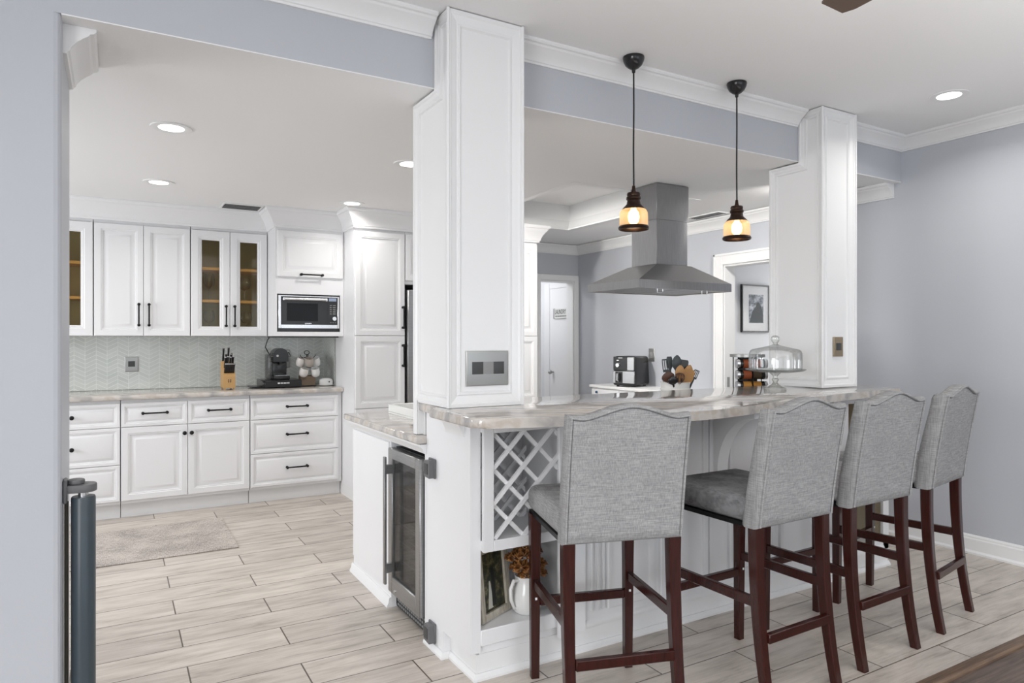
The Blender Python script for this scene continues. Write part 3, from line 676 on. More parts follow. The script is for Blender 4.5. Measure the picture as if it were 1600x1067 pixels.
# bar top: bowed front
def arc(cx, cy, r, a0, a1, n=7): return [(cx+r*math.cos(a0+(a1-a0)*i/n), cy+r*math.sin(a0+(a1-a0)*i/n)) for i in range(n+1)]
def bow(x):
    K = [(1.13, 2.20), (1.30, 2.155), (1.46, 2.10), (1.70, 2.025), (1.94, 1.985), (2.15, 1.985), (2.54, 2.075), (2.83, 2.14), (3.39, 2.26), (4.07, 2.335)]
    for (xa, ya), (xb, yb) in zip(K, K[1:]):
        if xa <= x <= xb:
            return ya+(yb-ya)*(x-xa)/(xb-xa)
    return K[-1][1]
def smooth_bow(x): return sum(bow(min(4.06, max(1.13, x+d))) for d in (-.16, -.08, 0, .08, .16))/5
poly = [(1.13, 2.625)]+arc(1.185, 2.245, 0.055, PI, 1.5*PI-0.3, 6)+[(1.20+i*0.08, smooth_bow(1.20+i*0.08)) for i in range(1, 35)]+arc(4.0, 2.39, 0.06, -PI/2+.15, 0, 5)+[(4.06, 2.90), (1.198, 2.90), (1.198, 2.625)]
b = B().prism(poly, 1.030, 1.068, 0.010, 3)
tag(obj('bar_countertop', b, 'granite'), 'polished veined granite bar top with bowed front edge', 'countertop')

# ------------------------------------------------------------------ island behind the bar
t = thing('kitchen_island', 'white lower island cabinet run holding the beverage fridge', 'cabinet', (2.5, 3.4, 0))
b = B(); b.box(1.21, 2.842, 0.0, 1.80, 2.860, 0.884); b.box(1.21, 3.294, 0.0, 3.93, 3.92, 0.884); b.box(1.80, 2.842, 0.0, 3.93, 3.294, 0.884); b.box(1.212, 2.860, 0.838, 1.80, 3.294, 0.884)
obj('carcass', b, 'cab', t)
b = B(); panel(b, (1.20, 3.905, 0.10), (0, -1, 0), (0, 0, 1), (-1, 0, 0), (0.595, 0.735), [(0, -.003), (.003, 0), (.012, 0)], 0.0098); obj('end_panel', b, 'cab', t)
b = B(); sweep(b, [(1.21, 3.925), (1.21, 2.842)], 0.884, [(0, 0), (0.030, 0), (0.030, -.010), (0.020, -.022), (0.010, -.040), (0, -.040)], -1); obj('cove_moulding', b, 'trim', t)
b = B(); sweep(b, [(1.21, 3.93), (1.21, 3.296)], 0, [(0, 0), (0.022, 0), (0.022, .010), (0.014, .022), (0.011, .045), (0.006, .05), (0, .05)], -1); obj('shoe_moulding', b, 'trim', t)
b = B().prism([(1.165, 3.975), (1.165, 2.845), (3.96, 2.845), (3.96, 3.975)], 0.885, 0.920, 0.010, 3)
tag(obj('countertop', b, 'granite'), 'lower granite countertop of the island behind the white pillar', 'countertop')
b = B(); x0, x1, y0, y1 = 1.40, 1.86, 3.36, 3.86
b.box(x0, y0, .9205, x1, y1, .930); b.box(x0, y0, .930, x0+.016, y1, .975, .003); b.box(x1-.016, y0, .930, x1, y1, .975, .003); b.box(x0+.016, y0, .930, x1-.016, y0+.016, .975, .003); b.box(x0+.016, y1-.016, .930, x1-.016, y1, .975, .003)
tag(obj('tray', b, 'ceramic'), 'white open rectangular tray on the lower island counter', 'tray')
# beverage fridge
t = thing('beverage_fridge', 'stainless glass-door beverage fridge in the island end', 'fridge', (1.5, 3.07, 0))
Y0, Y1 = 2.876, 3.286
b = B(); b.box(1.232, Y0+.006, .02, 1.79, Y0+.02, .815); b.box(1.232, Y1-.02, .02, 1.79, Y1-.006, .815); b.box(1.232, Y0+.02, .795, 1.79, Y1-.02, .815); b.box(1.232, Y0+.02, .09, 1.79, Y1-.02, .11); b.box(1.77, Y0+.02, .11, 1.79, Y1-.02, .795)
obj('body', b, 'grille', t)
b = B(); dz0, dz1, w = .092, .812, .052
b.box(1.190, Y0, dz0, 1.230, Y0+w, dz1, .004); b.box(1.190, Y1-w, dz0, 1.230, Y1, dz1, .004); b.box(1.190, Y0+w, dz1-w, 1.230, Y1-w, dz1, .004); b.box(1.190, Y0+w, dz0, 1.230, Y1-w, dz0+.085, .004)
d = obj('door', b, 'steelh', t)
obj('pane', B().box(1.200, Y0+w-.003, dz0+.083, 1.206, Y1-w+.003, dz1-w+.003), 'smoke', d)
b = B(); b.box(1.150, 3.226, .145, 1.162, 3.250, .775, .002); b.box(1.162, 3.228, .690, 1.190, 3.248, .735); b.box(1.162, 3.228, .200, 1.190, 3.248, .245)
obj('handle', b, 'steelh', d)
obj('lock', B().cyl((1.190, 3.19, .118), (1.186, 3.19, .118), .008, 14), 'silver', d)
for z in (.24, .33, .42, .51, .60, .69):
    b = B()
    for i in range(12): b.cyl((1.24+i*.045, Y0+.022, z), (1.24+i*.045, Y1-.022, z), .0022, 6)
    b.box(1.236, Y0+.021, z-.004, 1.242, Y1-.021, z+.012); obj('shelf', b, 'nickel', t)
b = B(); b.box(1.232, Y0+.01, .012, 1.26, Y1-.01, .088)
obj('toe_grille', b, 'grille', t)
b = B()
for k in range(14):
    for j in range(3): b.box(1.2305, Y0+.03+k*.026, .022+j*.020, 1.2318, Y0+.046+k*.026, .032+j*.020)
obj('grille_slots', b, 'midins', bpy.data.objects['toe_grille'])

# ------------------------------------------------------------------ gate
t = thing('retractable_gate', 'dark rolled retractable safety gate mounted on the left wall end', 'gate', (-0.094, 2.80, 0))
gx, gy = -0.094, 2.805
obj('housing', B().lathe((gx, gy, 0.006), [(0.0, 0), (0.037, 0), (0.037, .80), (.035, .805), (0.0, .805)], 28), 'gate', t)
obj('spindle', B().lathe((gx, gy, .8105), [(0, 0), (0.016, 0), (0.016, .016), (0, .016)], 20), 'silver', t)
b = B(); b.box(XJ+.0005, gy-.035, 0.795, XJ+.014, gy+.03, 0.875, .004); b.prism([(XJ+.013, gy-.030)]+arc(gx+.003, gy, .038, -PI/2, PI/2, 12)+[(XJ+.013, gy+.03)], .8275, .855, .004, 2)
b.prism(arc(-0.115, gy, .026, 0, 2*PI*15/16, 15), .8555, .872, .004, 2); br = obj('bracket', b, 'greyp', t)
obj('edge_bar', B().box(-.1515, gy+.026, .01, -.139, gy+.040, .794, .003), 'gateedge', t)
def gate_catch(z, label):
    b = B(); b.extr([(0, 0), (.055, .004), (.062, .02), (.062, .060), (.055, .074), (0, .078)], (1.2095, 2.735, z), (0, 1, 0), (0, 0, 1), (-1, 0, 0), .006, .034)
    b.box(1.200, 2.732, z-.004, 1.2095, 2.800, z+.082, .003)
    o = tag(obj('gate_catch', b, 'greyp'), label, 'latch', 'grey gate catches'); k = B().box(1.1735, 2.750, z+.016, 1.1755, 2.785, z+.062); obj('catch_slot', k, 'darkins', o)
gate_catch(.752, 'upper grey plastic gate catch beside the beverage fridge'); gate_catch(.035, 'lower grey plastic gate catch near the floor by fridge')

# ------------------------------------------------------------------ bar stools
def square_leg(pts, n0, n1):
    """pts: centreline; square section half widths n0..n1"""
    rings = []
    for i, p in enumerate(pts):
        f = i/(len(pts)-1); h = n0+(n1-n0)*f; c = h*0.18
        rings.append([(p[0]+a*h, p[1]+bb*h, p[2]) for a, bb in ((-1+.18, -1), (1-.18, -1), (1, -1+.18), (1, 1-.18), (1-.18, 1), (-1+.18, 1), (-1, 1-.18), (-1, -1+.18))])
    return B().loft(rings)
def crest(x, hw):   # camel-back top edge height above the corner
    u = abs(x)/hw
    if u > 0.78: return 0.006*(u-.78)/.22
    s = 1-u/0.78; return 0.040*(s*s*(3-2*s))**0.8
def make_stool(label):
    t = thing('bar_stool', label, 'bar stool', (0, 0, 0), 'upholstered stools along the bar')
    # seat
    b = B(); nx, ny = 10, 10
    b.box(-.222, -.185, .668, .222, .250, .768, .034, 4)
    for v in b.bm.verts:
        if v.co.z > .72: v.co.z += 0.014*max(0, 1-(v.co.x/.23)**2)*max(0, 1-((v.co.y-.03)/.24)**2)
    seat = obj('seat', b, 'fabric', t, 60)
    obj('seat_base', B().box(-.214, -.180, .652, .214, .240, .6685), 'black', seat)
    # back
    hw, zb, zc = 0.222, 0.655, 1.100
    rear = lambda z: -0.238-0.066*max(0, (z-zb)/(zc-zb))**1.25
    thick = lambda z: 0.088-0.020*max(0, (z-zb)/(zc-zb))
    N = 24; R = 14; xs = [-hw+2*hw*i/N for i in range(N+1)]
    rings = []
    # rounded cross-section: loops around the outline, from rear face to front face
    outline = []
    for i in range(N+1): outline.append((xs[i], zb))
    for j in range(1, R): outline.append((hw, zb+(zc-zb)*j/R))
    for i in range(N, -1, -1): outline.append((xs[i], zc+crest(xs[i], hw)))
    for j in range(R-1, 0, -1): outline.append((-hw, zb+(zc-zb)*j/R))
    cxz = (0, (zb+zc)/2)
    def shrink(d):
        o = offset_poly(outline, d); return o
    prof = [(0.010, 0.0), (0.003, 0.10), (0.0, 0.22), (0.0, 0.70), (0.006, 0.88), (0.022, 1.0)]
    for d, f in prof: rings.append([(x, rear(z)+f*thick(z), z) for x, z in shrink(d)])
    b = B(); b.loft(rings, False)
    # grid-ish caps
    def cap(d, f, bulge):
        o = shrink(d); bot = o[0:N+1]; top = o[N+R-1+1-1:N+R-1+1-1+N+1]
        top = top[::-1]; rows = []
        for j in range(R+1):
            row = []
            for i in range(N+1):
                if i == 0: p = o[-(j)] if 0 < j < R else (bot[0] if j == 0 else top[0])
                elif i == N: p = o[N+j] if 0 < j < R else (bot[N] if j == 0 else top[N])
                else:
                    s = j/R; p = (bot[i][0]*(1-s)+top[i][0]*s, bot[i][1]*(1-s)+top[i][1]*s)
                k = math.sin(PI*i/N)*math.sin(PI*j/R)
                row.append(b.bm.verts.new((p[0], rear(p[1])+f*thick(p[1])+bulge*k**.6 if k > 0 else rear(p[1])+f*thick(p[1]), p[1])))
            rows.append(row)
        for r0, r1 in zip(rows, rows[1:]):
            for i in range(N): b.bm.faces.new((r0[i], r0[i+1], r1[i+1], r1[i]))
    cap(0.010, 0.0, -0.0015); cap(0.022, 1.0, 0.012)
    bmesh.ops.remove_doubles(b.bm, verts=b.bm.verts[:], dist=0.0004)
    bk = obj('backrest', b, 'fabric', t, 60)
    pip = [(x, rear(z)-.0005, z) for x, z in shrink(0.0095)]
    path = pip[N:]+[pip[0]]
    obj('piping', B().tube([(x, y-.0015, z) for x, y, z in path], 0.0045, 8), 'fabric', bk)
    sm = [(x, rear(z)-.0012, z) for x, z in shrink(0.0150)]
    obj('seam', B().tube(sm[N:]+[sm[0]], 0.0013, 6), 'seam', bk)
    # legs
    def leg(s, fr):
        if fr: L = square_leg([(s*.200, .205, .660), (s*.200, .206, .45), (s*.200, .208, .0)], .0225, .0165)
        else: L = square_leg([(s*.198, -.210-.0*k, .665-.0475*k*14/10) if False else (s*(.196+.004*k/14), -.208-.062*(k/14)**2.2, .665*(1-k/14)) for k in range(15)], .0225, .017)
        o = obj('leg', L, 'legwood', t)
        if fr: obj('screw_cap', B().box(s*.200-.004, .1815, .318, s*.200+.004, .1845, .327), 'white', o)
        return o
    for s in (-1, 1): leg(s, True); leg(s, False)
    obj('stretcher', B().box(-.181, .190, .290, .181, .214, .325, .003), 'legwood', t)
    obj('stretcher', B().box(-.181, -.258, .236, .181, -.235, .272, .003), 'legwood', t)
    for s in (-1, 1):
        b = B(); b.box(s*.200-.011, -.222, .362, s*.200+.011, .189, .400, .003)
        obj('stretcher', b, 'legwood', t)
    return t
ST = make_stool('grey upholstered bar stool in front of the wine rack')
ST.location = (1.589, 2.068, 0); ST.rotation_euler = (0, 0, -0.295)
s2 = dup(ST, (2.252, 1.948, 0), 0.018, 'grey bar stool with darker worn seat, second from the wine rack')
for c in s2.children:
    if c.name.startswith('seat'):
        c.data = c.data.copy(); c.data.materials[0] = M['velour']; c['label'] = 'darker worn grey seat'
dup(ST, (2.838, 1.967, 0), 0.030, 'grey bar stool third from the wine rack, set square to the bar')
dup(ST, (3.450, 2.029, 0), 0.176, 'grey bar stool nearest the blue-grey side wall')

# ------------------------------------------------------------------ pendants
def make_pendant(label):
    t = thing('pendant_lamp', label, 'pendant lamp', (0, 0, 0), 'amber glass pendants over the bar')
    obj('canopy', B().lathe((0, 0, 0), [(0.0, 0), (.052, 0), (.053, -.006), (.050, -.020), (.040, -.040), (.024, -.054), (.010, -.060), (.008, -.076), (0.0, -.078)], 28), 'blackp', t)
    obj('cord', B().tube([(0, 0, -.07), (.002, .001, -.25), (-.001, 0, -.45), (.001, 0, -.64)], .0042, 8), 'blackp', t)
    obj('socket_cap', B().lathe((0, 0, -.70), [(0.0, .075), (.007, .07), (.009, .05), (.012, .040), (.030, .036), (.033, .028), (.031, .018), (.035, .014), (.036, .004), (.031, -.002), (.033, -.012), (.034, -.020), (.050, -.036), (.056, -.044), (.054, -.047), (.030, -.030), (0.0, -.025)], 28), 'ironbrown', t)
    g = obj('glass_shade', B().lathe((0, 0, -.70), [(.050, -.040), (.060, -.048), (.067, -.062), (.069, -.085), (.069, -.128), (.071, -.142)], 32, False), 'amber', t)
    obj('rim_band', B().lathe((0, 0, -.70), [(.069, -.126), (.073, -.130), (.0755, -.136), (.073, -.143), (.069, -.145), (.067, -.138), (.069, -.126)], 32, False), 'ironbrown', g)
    bl = obj('bulb', B().lathe((0, 0, -.70), [(0.0, -.030), (.012, -.034), (.014, -.046), (.024, -.060), (.028, -.080), (.025, -.102), (.013, -.116), (0.0, -.119)], 20), 'bulb', t)
    return t
PD = make_pendant('amber glass pendant lamp nearer the large white pillar'); PD.location = (2.195, 2.588, HL-.0005)
dup(PD, (2.897, 2.570, HL-.0005), None, 'amber glass pendant lamp hanging beside the range hood, farther along the bar')

# ------------------------------------------------------------------ recessed lights and vents
def downlight(x, y, z, label, k=1.0, power=3.5, aim=None):
    t = thing('recessed_light', label, 'ceiling light', (x, y, z), 'recessed ceiling lights')
    obj('trim_ring', B().lathe((x, y, z), [(.100*k, -.0005), (.098*k, -.005), (.074*k, -.007), (.060*k, -.003), (.060*k, -.0005)], 36, False), 'white', t)
    obj('lens', B().lathe((x, y, z-.004), [(0, 0), (.061*k, 0), (.061*k, .002), (0, .002)], 36), 'led', t)
    d = bpy.data.lights.new('downlight', 'AREA'); d.shape = 'DISK'; d.size = .12; d.energy = power; d.color = (1, .97, .92); d.spread = math.radians(150)
    o = bpy.data.objects.new('downlight', d); COL.objects.link(o); o.location = (x, y, z-.010)
    if aim:
        d.spread = math.radians(110); o.location.z = z-.05; o.rotation_euler = (Vector(aim)-o.location).to_track_quat('-Z', 'Y').to_euler()
downlight(.252, 3.915, HK, 'recessed kitchen ceiling light nearest the left opening')
downlight(.264, 5.315, HK, 'recessed kitchen ceiling light above the glass-fronted cabinets')
downlight(1.640, 5.361, HK, 'recessed kitchen ceiling light in front of the tall pantry')
downlight(1.582, 3.980, HK, 'recessed ceiling light half hidden by the large white pillar')
downlight(4.080, 2.095, HL, 'recessed light in the higher ceiling near the side wall', power=4.8)
downlight(2.30, 4.90, HK, 'added unseen fill lamp behind the large white pillar', power=13, aim=(4.7, 5.3, 1.25))  # lamp added out of sight, aimed to brighten the right kitchen wall
downlight(4.12, 3.02, HK, 'added unseen fill lamp behind the far white pillar', power=5, aim=(4.6, 5.6, 1.0))  # second added lamp, unseen, aimed along the same kitchen wall
def vent(x0, y0, x1, y1, z, label, alongx):
    t = thing('ceiling_vent', label, 'vent', ((x0+x1)/2, (y0+y1)/2, z), 'ceiling air vents')
    b = B(); r = .016; zz = z-.008
    b.box(x0, y0, zz, x1, y0+r, z-.0005, .002); b.box(x0, y1-r, zz, x1, y1, z-.0005, .002); b.box(x0, y0+r, zz, x0+r, y1-r, z-.0005, .002); b.box(x1-r, y0+r, zz, x1, y1-r, z-.0005, .002)
    obj('frame', b, 'white', t); obj('backing', B().box(x0+r, y0+r, z-.002, x1-r, y1-r, z-.0006), 'grille', t)
    b = B(); n = 4
    for i in range(n):
        if alongx: yy = y0+r+(y1-y0-2*r)*(i+.5)/n; b.box(x0+r, yy-.004, z-.009, x1-r, yy+.001, z-.003)
        else: xx = x0+r+(x1-x0-2*r)*(i+.5)/n; b.box(xx-.004, y0+r, z-.009, xx+.001, y1-r, z-.003)
    obj('slats', b, 'midins', t)
vent(.745, 5.83, 1.055, 6.085, HK, 'white ceiling air vent with dark slot near the wall cabinets', True)
vent(4.42, 4.12, 4.56, 4.50, HK, 'grey slatted ceiling vent behind the range hood', False)
# ceiling fan, only a blade tip in view
t = thing('ceiling_fan', 'brown ceiling fan blade tip entering at the top edge', 'ceiling fan', (2.07, .84, HL))
fc = Vector((2.07, .84, 2.50))
obj('downrod', B().lathe((fc.x, fc.y, 2.56), [(0, .1765), (.06, .1765), (.055, .15), (.014, .13), (.014, 0), (0, 0)], 24), 'ironbrown', t)
obj('motor_housing', B().lathe((fc.x, fc.y, 2.47), [(0, .09), (.06, .09), (.10, .075), (.11, .04), (.09, .01), (.05, 0), (0, 0)], 28), 'ironbrown', t)
for k in range(5):
    a = math.radians(84)+k*2*PI/5; u = Vector((math.cos(a), math.sin(a), 0)); v = Vector((-math.sin(a), math.cos(a), .14)); v.normalize(); o = fc
    b = B(); b.extr([(.10, -.035), (.30, -.056), (.60, -.062), (.642, -.05), (.642, .05), (.60, .062), (.30, .056), (.10, .035)], o, u, v, u.cross(v), -.004, .004)
    obj('blade', b, 'fanwood', t)

# ------------------------------------------------------------------ range hood
t = thing('range_hood', 'stainless chimney range hood hanging from the kitchen ceiling', 'range hood', (3.39, 3.71, 1.7))
hx0, hx1, hy0, hy1 = 2.935, 3.785, 3.405, 3.965; cx0, cx1, cy0, cy1 = 3.236, 3.538, 3.574, 3.850; hz0, hz1, hz2 = 1.693, 1.748, 1.876
b = B(); R = lambda x0, y0, x1, y1, z: [(x0, y0, z), (x1, y0, z), (x1, y1, z), (x0, y1, z)]
b.loft([R(hx0+.03, hy0+.03, hx1-.03, hy1-.03, hz0+.02), R(hx0+.012, hy0+.012, hx1-.012, hy1-.012, hz0), R(hx0, hy0, hx1, hy1, hz0), R(hx0, hy0, hx1, hy1, hz1), R(cx0-.012, cy0-.012, cx1+.012, cy1+.012, hz2), R(cx0, cy0, cx1, cy1, hz2+.002)])
obj('canopy', b, 'steel', t, 12)
obj('chimney', B().box(cx0+.006, cy0+.006, hz2+.003, cx1-.006, cy1-.006, 2.20, .002), 'steel', t); obj('chimney', B().box(cx0, cy0, 2.19, cx1, cy1, HK-.004, .002), 'steel', t)
b = B()
for i in range(2):
    x0 = hx0+.05+i*.38
    for k in range(22): b.box(x0+k*.0165, hy0+.05, hz0+.004, x0+k*.0165+.009, hy1-.05, hz0+.019)
obj('baffle_filter', b, 'steel', t)
for x in (3.15, 3.56): obj('filter_handle', B().tube([(x-.024, hy0+.04, hz0+.006), (x-.024, hy0+.04, hz0-.020), (x+.024, hy0+.04, hz0-.020), (x+.024, hy0+.04, hz0+.006)], .0028, 8), 'silver', t)

# ------------------------------------------------------------------ wall plates
def plate(name, label, cat, o, u, n, w, h, m, inserts, grp=None):
    o, u, n = Vector(o), Vector(u), Vector(n); v = Vector((0, 0, 1)); t = thing(name, label, cat, o, grp)
    b = B(); panel(b, o-u*w/2-v*h/2, u, v, n, (w, h), [(0, .004), (.003, .007), (.006, .0075)], 0.0); obj('plate', b, m, t)
    for (a0, b0, a1, b1, mm) in inserts:
        b = B(); panel(b, o+u*a0+v*b0, u, v, n, (a1-a0, b1-b0), [(0, .0085), (.002, .009)], -.0055); obj('insert', b, mm, t)
XV = (1, 0, 0); FN = (0, -1, 0)
plate('switch_plate', 'nickel three-gang switch plate on the large white pillar', 'switch', (1.386, 2.596, 1.232), XV, FN, .205, .150, 'nickel', [(-.075, -.025, -.022, .028, 'darkins'), (-.022, -.025, .028, .028, 'midins'), (.028, -.025, .080, .028, 'darkins')])
plate('wall_outlet', 'bronze outlet plate low on the far white pillar', 'outlet', (3.775, 2.575, 1.312), XV, FN, .090, .118, 'bronze', [(-.025, -.022, .025, .022, 'darkins')], 'outlet plates')
plate('wall_outlet', 'square metal outlet on chevron backsplash left of knife block', 'outlet', (.122, YB-.007, 1.149), XV, FN, .100, .124, 'nickel', [(-.025, -.020, .025, .026, 'darkins')], 'outlet plates')
plate('wall_outlet', 'wide metal outlet on backsplash behind the coffee machine', 'outlet', (1.325, YB-.007, 1.178), XV, FN, .165, .165, 'nickel', [(-.045, -.02, -.01, .03, 'darkins'), (.02, -.02, .055, .03, 'midins')], 'outlet plates')
plate('wall_outlet', 'grey outlet on blue-grey wall behind the air fryer', 'outlet', (XR-.001, 5.26, 1.20), (0, -1, 0), (-1, 0, 0), .085, .13, 'nickel', [(-.025, -.03, .025, .03, 'midins')], 'outlet plates')
plate('switch_plate', 'grey switch plate cut by the left picture edge', 'switch', (-.512, BY-.0005, 1.17), XV, FN, .08, .125, 'nickel', [(-.02, -.03, .02, .03, 'midins')])

# ------------------------------------------------------------------ rug
b = B().box(-.80, 4.735, .0005, .700, 5.565, .008, .003)
tag(obj('rug', b, 'rug'), 'faded beige flatweave rug on the kitchen floor', 'rug')

# ------------------------------------------------------------------ back counter objects
ZC = .9385
# knife block
t = thing('knife_block', 'wooden knife block with black-handled knives on back counter', 'knife block', (.825, 6.18, ZC))
b = B(); bx0, bx1 = .775, .868
prof = [(6.06, .016), (6.06, .115), (6.075, .130), (6.165, .235), (6.25, .235), (6.25, .016)]
b.loft([[(bx0, y, ZC+z) for y, z in prof], [(bx1, y, ZC+z) for y, z in prof]])
for xx in (bx0+.006, bx1-.018):
    for yy in (6.066, 6.23): b.box(xx, yy, ZC, xx+.012, yy+.012, ZC+.016)
blk = obj('block', b, 'oak', t)
b = B()
for dx in (-.010, .006): b.box(.822+dx, 6.0590, ZC+.060, .827+dx, 6.0598, ZC+.080); b.box(.820+dx, 6.0590, ZC+.082, .829+dx, 6.0598, ZC+.088); b.box(.818+dx, 6.059, ZC+.070, .831+dx, 6.0598, ZC+.073)
obj('emblem', b, 'darkwoodspoon', blk)
kn = 0
for (kx, ky, kz, L, tilt) in [(.790, 6.085, .145, .085, .62), (.803, 6.085, .145, .085, .62), (.816, 6.085, .145, .085, .62), (.829, 6.085, .145, .085, .62), (.842, 6.085, .145, .085, .62), (.855, 6.085, .145, .085, .62),
                            (.793, 6.12, .185, .095, .5), (.812, 6.12, .185, .10, .5), (.832, 6.12, .185, .095, .5), (.852, 6.12, .185, .10, .5), (.803, 6.15, .215, .09, .45), (.842, 6.15, .215, .085, .45), (.787, 6.18, .236, .115, .35), (.826, 6.18, .236, .12, .35), (.850, 6.17, .236, .07, .4)]:
    d = Vector((.0, -math.sin(tilt), math.cos(tilt))); p = Vector((kx, ky, ZC+kz))
    b = B(); b.tube([p-d*.012, p+d*.02, p+d*L*.6, p+d*L], [.0075, .0085, .0075, .009], 8); k = obj('knife_handle', b, 'blackp', t)
    obj('end_cap', B().tube([p+d*L, p+d*(L+.003)], .0085, 8), 'silver', k); kn += 1
# coffee machine on its capsule drawer
t = thing('capsule_drawer', 'black capsule drawer base under the coffee machine', 'drawer box', (1.265, 6.18, ZC))
obj('case', B().box(1.085, 6.065, ZC+.004, 1.412, 6.36, ZC+.070, .006), 'blackp', t)
fr = obj('drawer_front', B().box(1.098, 6.050, ZC+.008, 1.408, 6.0648, ZC+.066, .004), 'blackp', t)
b = B()
for i, w in enumerate((.014, .008, .010, .007, .010, .009, .008, .010)): b.box(1.205+i*.0125, 6.0485, ZC+.038, 1.205+i*.0125+w*.85, 6.0498, ZC+.049)
obj('lettering', b, 'white', fr)
obj('side_tray', B().box(1.000, 6.10, ZC+.003, 1.0845, 6.30, ZC+.018, .003), 'blackp', t)
t = thing('coffee_machine', 'small black capsule coffee machine standing on the capsule drawer', 'coffee machine', (1.25, 6.2, ZC+.0705))
z0 = ZC+.0705
b = B(); b.box(1.192, 6.235, z0, 1.318, 6.33, z0+.160, .006, 2); b.box(1.192, 6.13, z0, 1.318, 6.235, z0+.030, .006, 2)
b.extr([(-.064, .152), (.064, .152), (.064, .205)]+[(.064*math.cos(a), .205+.066*math.sin(a)) for a in [k*PI/14 for k in range(1, 14)]]+[(-.064, .205)], (1.255, 6.335, z0), (1, 0, 0), (0, 0, 1), (0, -1, 0), 0, .172)
obj('body', b, 'blackp', t, 50)
obj('spout', B().tube([(1.255, 6.19, z0+.160), (1.255, 6.19, z0+.128)], [.016, .010], 12), 'blackp', t)
obj('lever', B().tube([(1.185, 6.20, z0+.235), (1.17, 6.17, z0+.20), (1.34, 6.17, z0+.20), (1.325, 6.2, z0+.235)], .006, 8), 'greyp', t)
obj('water_tank', B().box(1.150, 6.20, z0+.002, 1.189, 6.33, z0+.215, .008, 2), 'smoke', t)
obj('drip_tray', B().box(1.195, 6.085, z0+.0005, 1.315, 6.129, z0+.034, .006, 2), 'blackp', t)
obj('drip_grate', B().box(1.20, 6.14, z0+.0315, 1.31, 6.228, z0+.036), 'silver', t)
obj('badge', B().cyl((1.225, 6.1655, z0+.205), (1.225, 6.158, z0+.204), .010, 12), 'silver', t)
# light strip + cord under microwave cabinet
t = thing('light_strip', 'thin dark light strip under the microwave cabinet, cord hanging to the outlet', 'light strip', (1.4, 6.15, 1.38))
obj('bar', B().box(1.110, 5.99, 1.3725, 1.712, 6.006, 1.3835, .002), 'blackp', t)
obj('cord', B().tube([(1.125, 6.0, 1.373), (1.120, 6.05, 1.35), (1.13, 6.20, 1.29), (1.19, 6.35, 1.225), (1.25, 6.46, 1.19), (1.285, 6.505, 1.185)], .0045, 8), 'blackp', t)
# mug tree
mx, my = 1.490, 6.22
t = thing('mug_rack', 'black wire mug rack with wooden block base beside coffee machine', 'mug rack', (mx, my, ZC))
obj('block', B().box(mx-.062, my-.05, ZC+.0065, mx+.066, my+.05, ZC+.095, .003), mat('weathered_wood', (.22, .16, .11), .7), t)
b = B(); b.box(mx-.068, my-.056, ZC, mx+.072, my+.056, ZC+.006); b.tube([(mx, my, ZC+.095), (mx, my, ZC+.285)], .004, 8); b.tube([(mx+.022*math.cos(a), my, ZC+.300+.018*math.sin(a)) for a in [i*2*PI/12 for i in range(12)]], .0032, 6, closed=True)
b.tube([(mx+.001, my, ZC+.095), (mx-.062, my, ZC+.095)], .003, 6); b.tube([(mx, my, ZC+.095), (mx+.066, my, ZC+.095)], .003, 6)
HK_PTS = [(-.052, -.035, .268), (-.004, -.05, .268), (.050, -.035, .268), (-.038, -.045, .176), (.045, -.045, .176)]
for dx, dy, dz in HK_PTS: b.tube([(mx, my, ZC+dz-.008), (mx+dx*.8, my+dy*.8, ZC+dz-.014), (mx+dx*1.15, my+dy*1.15, ZC+dz-.006), (mx+dx*1.35, my+dy*1.35, ZC+dz+.014)], .003, 6)
obj('wire_frame', b, 'black', t)
def mug(x, y, z, a, label, m):
    c = Vector((x, y, z)); prof = [(0, -.062), (.026, -.062), (.036, -.05), (.040, -.02), (.036, .014), (.033, .014), (.036, -.02), (.032, -.05), (0, -.057)]
    b = B().lathe((0, 0, 0), prof, 22); o_ = B()
    b.xf(Matrix.Translation(c) @ Matrix.Rotation(a, 4, 'Y') @ Matrix.Rotation(.35, 4, 'X'))
    mm = tag(obj('mug', b, m), label, 'mug', 'mugs on the wire rack')
    h = B().tube([(.0+.020*math.cos(q), .036+.024*math.sin(q), -.024+.0) if False else (0, .034+.022*math.sin(q), -.026+.026*math.cos(q)) for q in [i*PI/10 for i in range(11)]], .005, 8)
    h.xf(Matrix.Translation(c) @ Matrix.Rotation(a, 4, 'Y') @ Matrix.Rotation(.35, 4, 'X')); obj('mug_handle', h, m, mm)
for (dx, dy, dz, a, l, m) in ((-.060, -.055, .240, .25, 'left upper stoneware mug hanging on the wire rack', 'cream'), (-.006, -.118, .240, -.1, 'taupe mug in the middle of the rack top row', 'wicker2'), (.062, -.055, .240, -.3, 'right upper white mug hanging on the wire rack', 'ceramic'), (-.040, -.085, .150, .2, 'left lower blush mug hanging on the wire rack', 'cream'), (.052, -.085, .150, -.2, 'right lower mug with mouth turned outward on the rack', 'ceramic')):
    if m == 'wicker2': M.setdefault('wicker2', mat('taupe_glaze', (.42, .37, .33), .3))
    mug(mx+dx, my+dy, ZC+dz, a, l, m)
# butter dish
t = thing('butter_dish', 'white covered butter dish on the back counter corner', 'butter dish', (1.645, 6.16, ZC))
obj('plate', B().lathe((1.645, 6.16, ZC), [(0, 0), (.050, 0), (.074, .010), (.072, .013), (.05, .006), (0, .006)], 28, True, 1.0, .62), 'ceramic', t)
l = obj('lid', B().lathe((1.645, 6.16, ZC+.0115), [(.062, 0), (.063, .03), (.055, .048), (.035, .058), (0, .061)], 28, True, 1.0, .6), 'ceramic', t)
obj('painted_mark', B().ball((1.665, 6.1235, ZC+.038), .007, (1, .3, 1), 10, 8), 'slate', l)

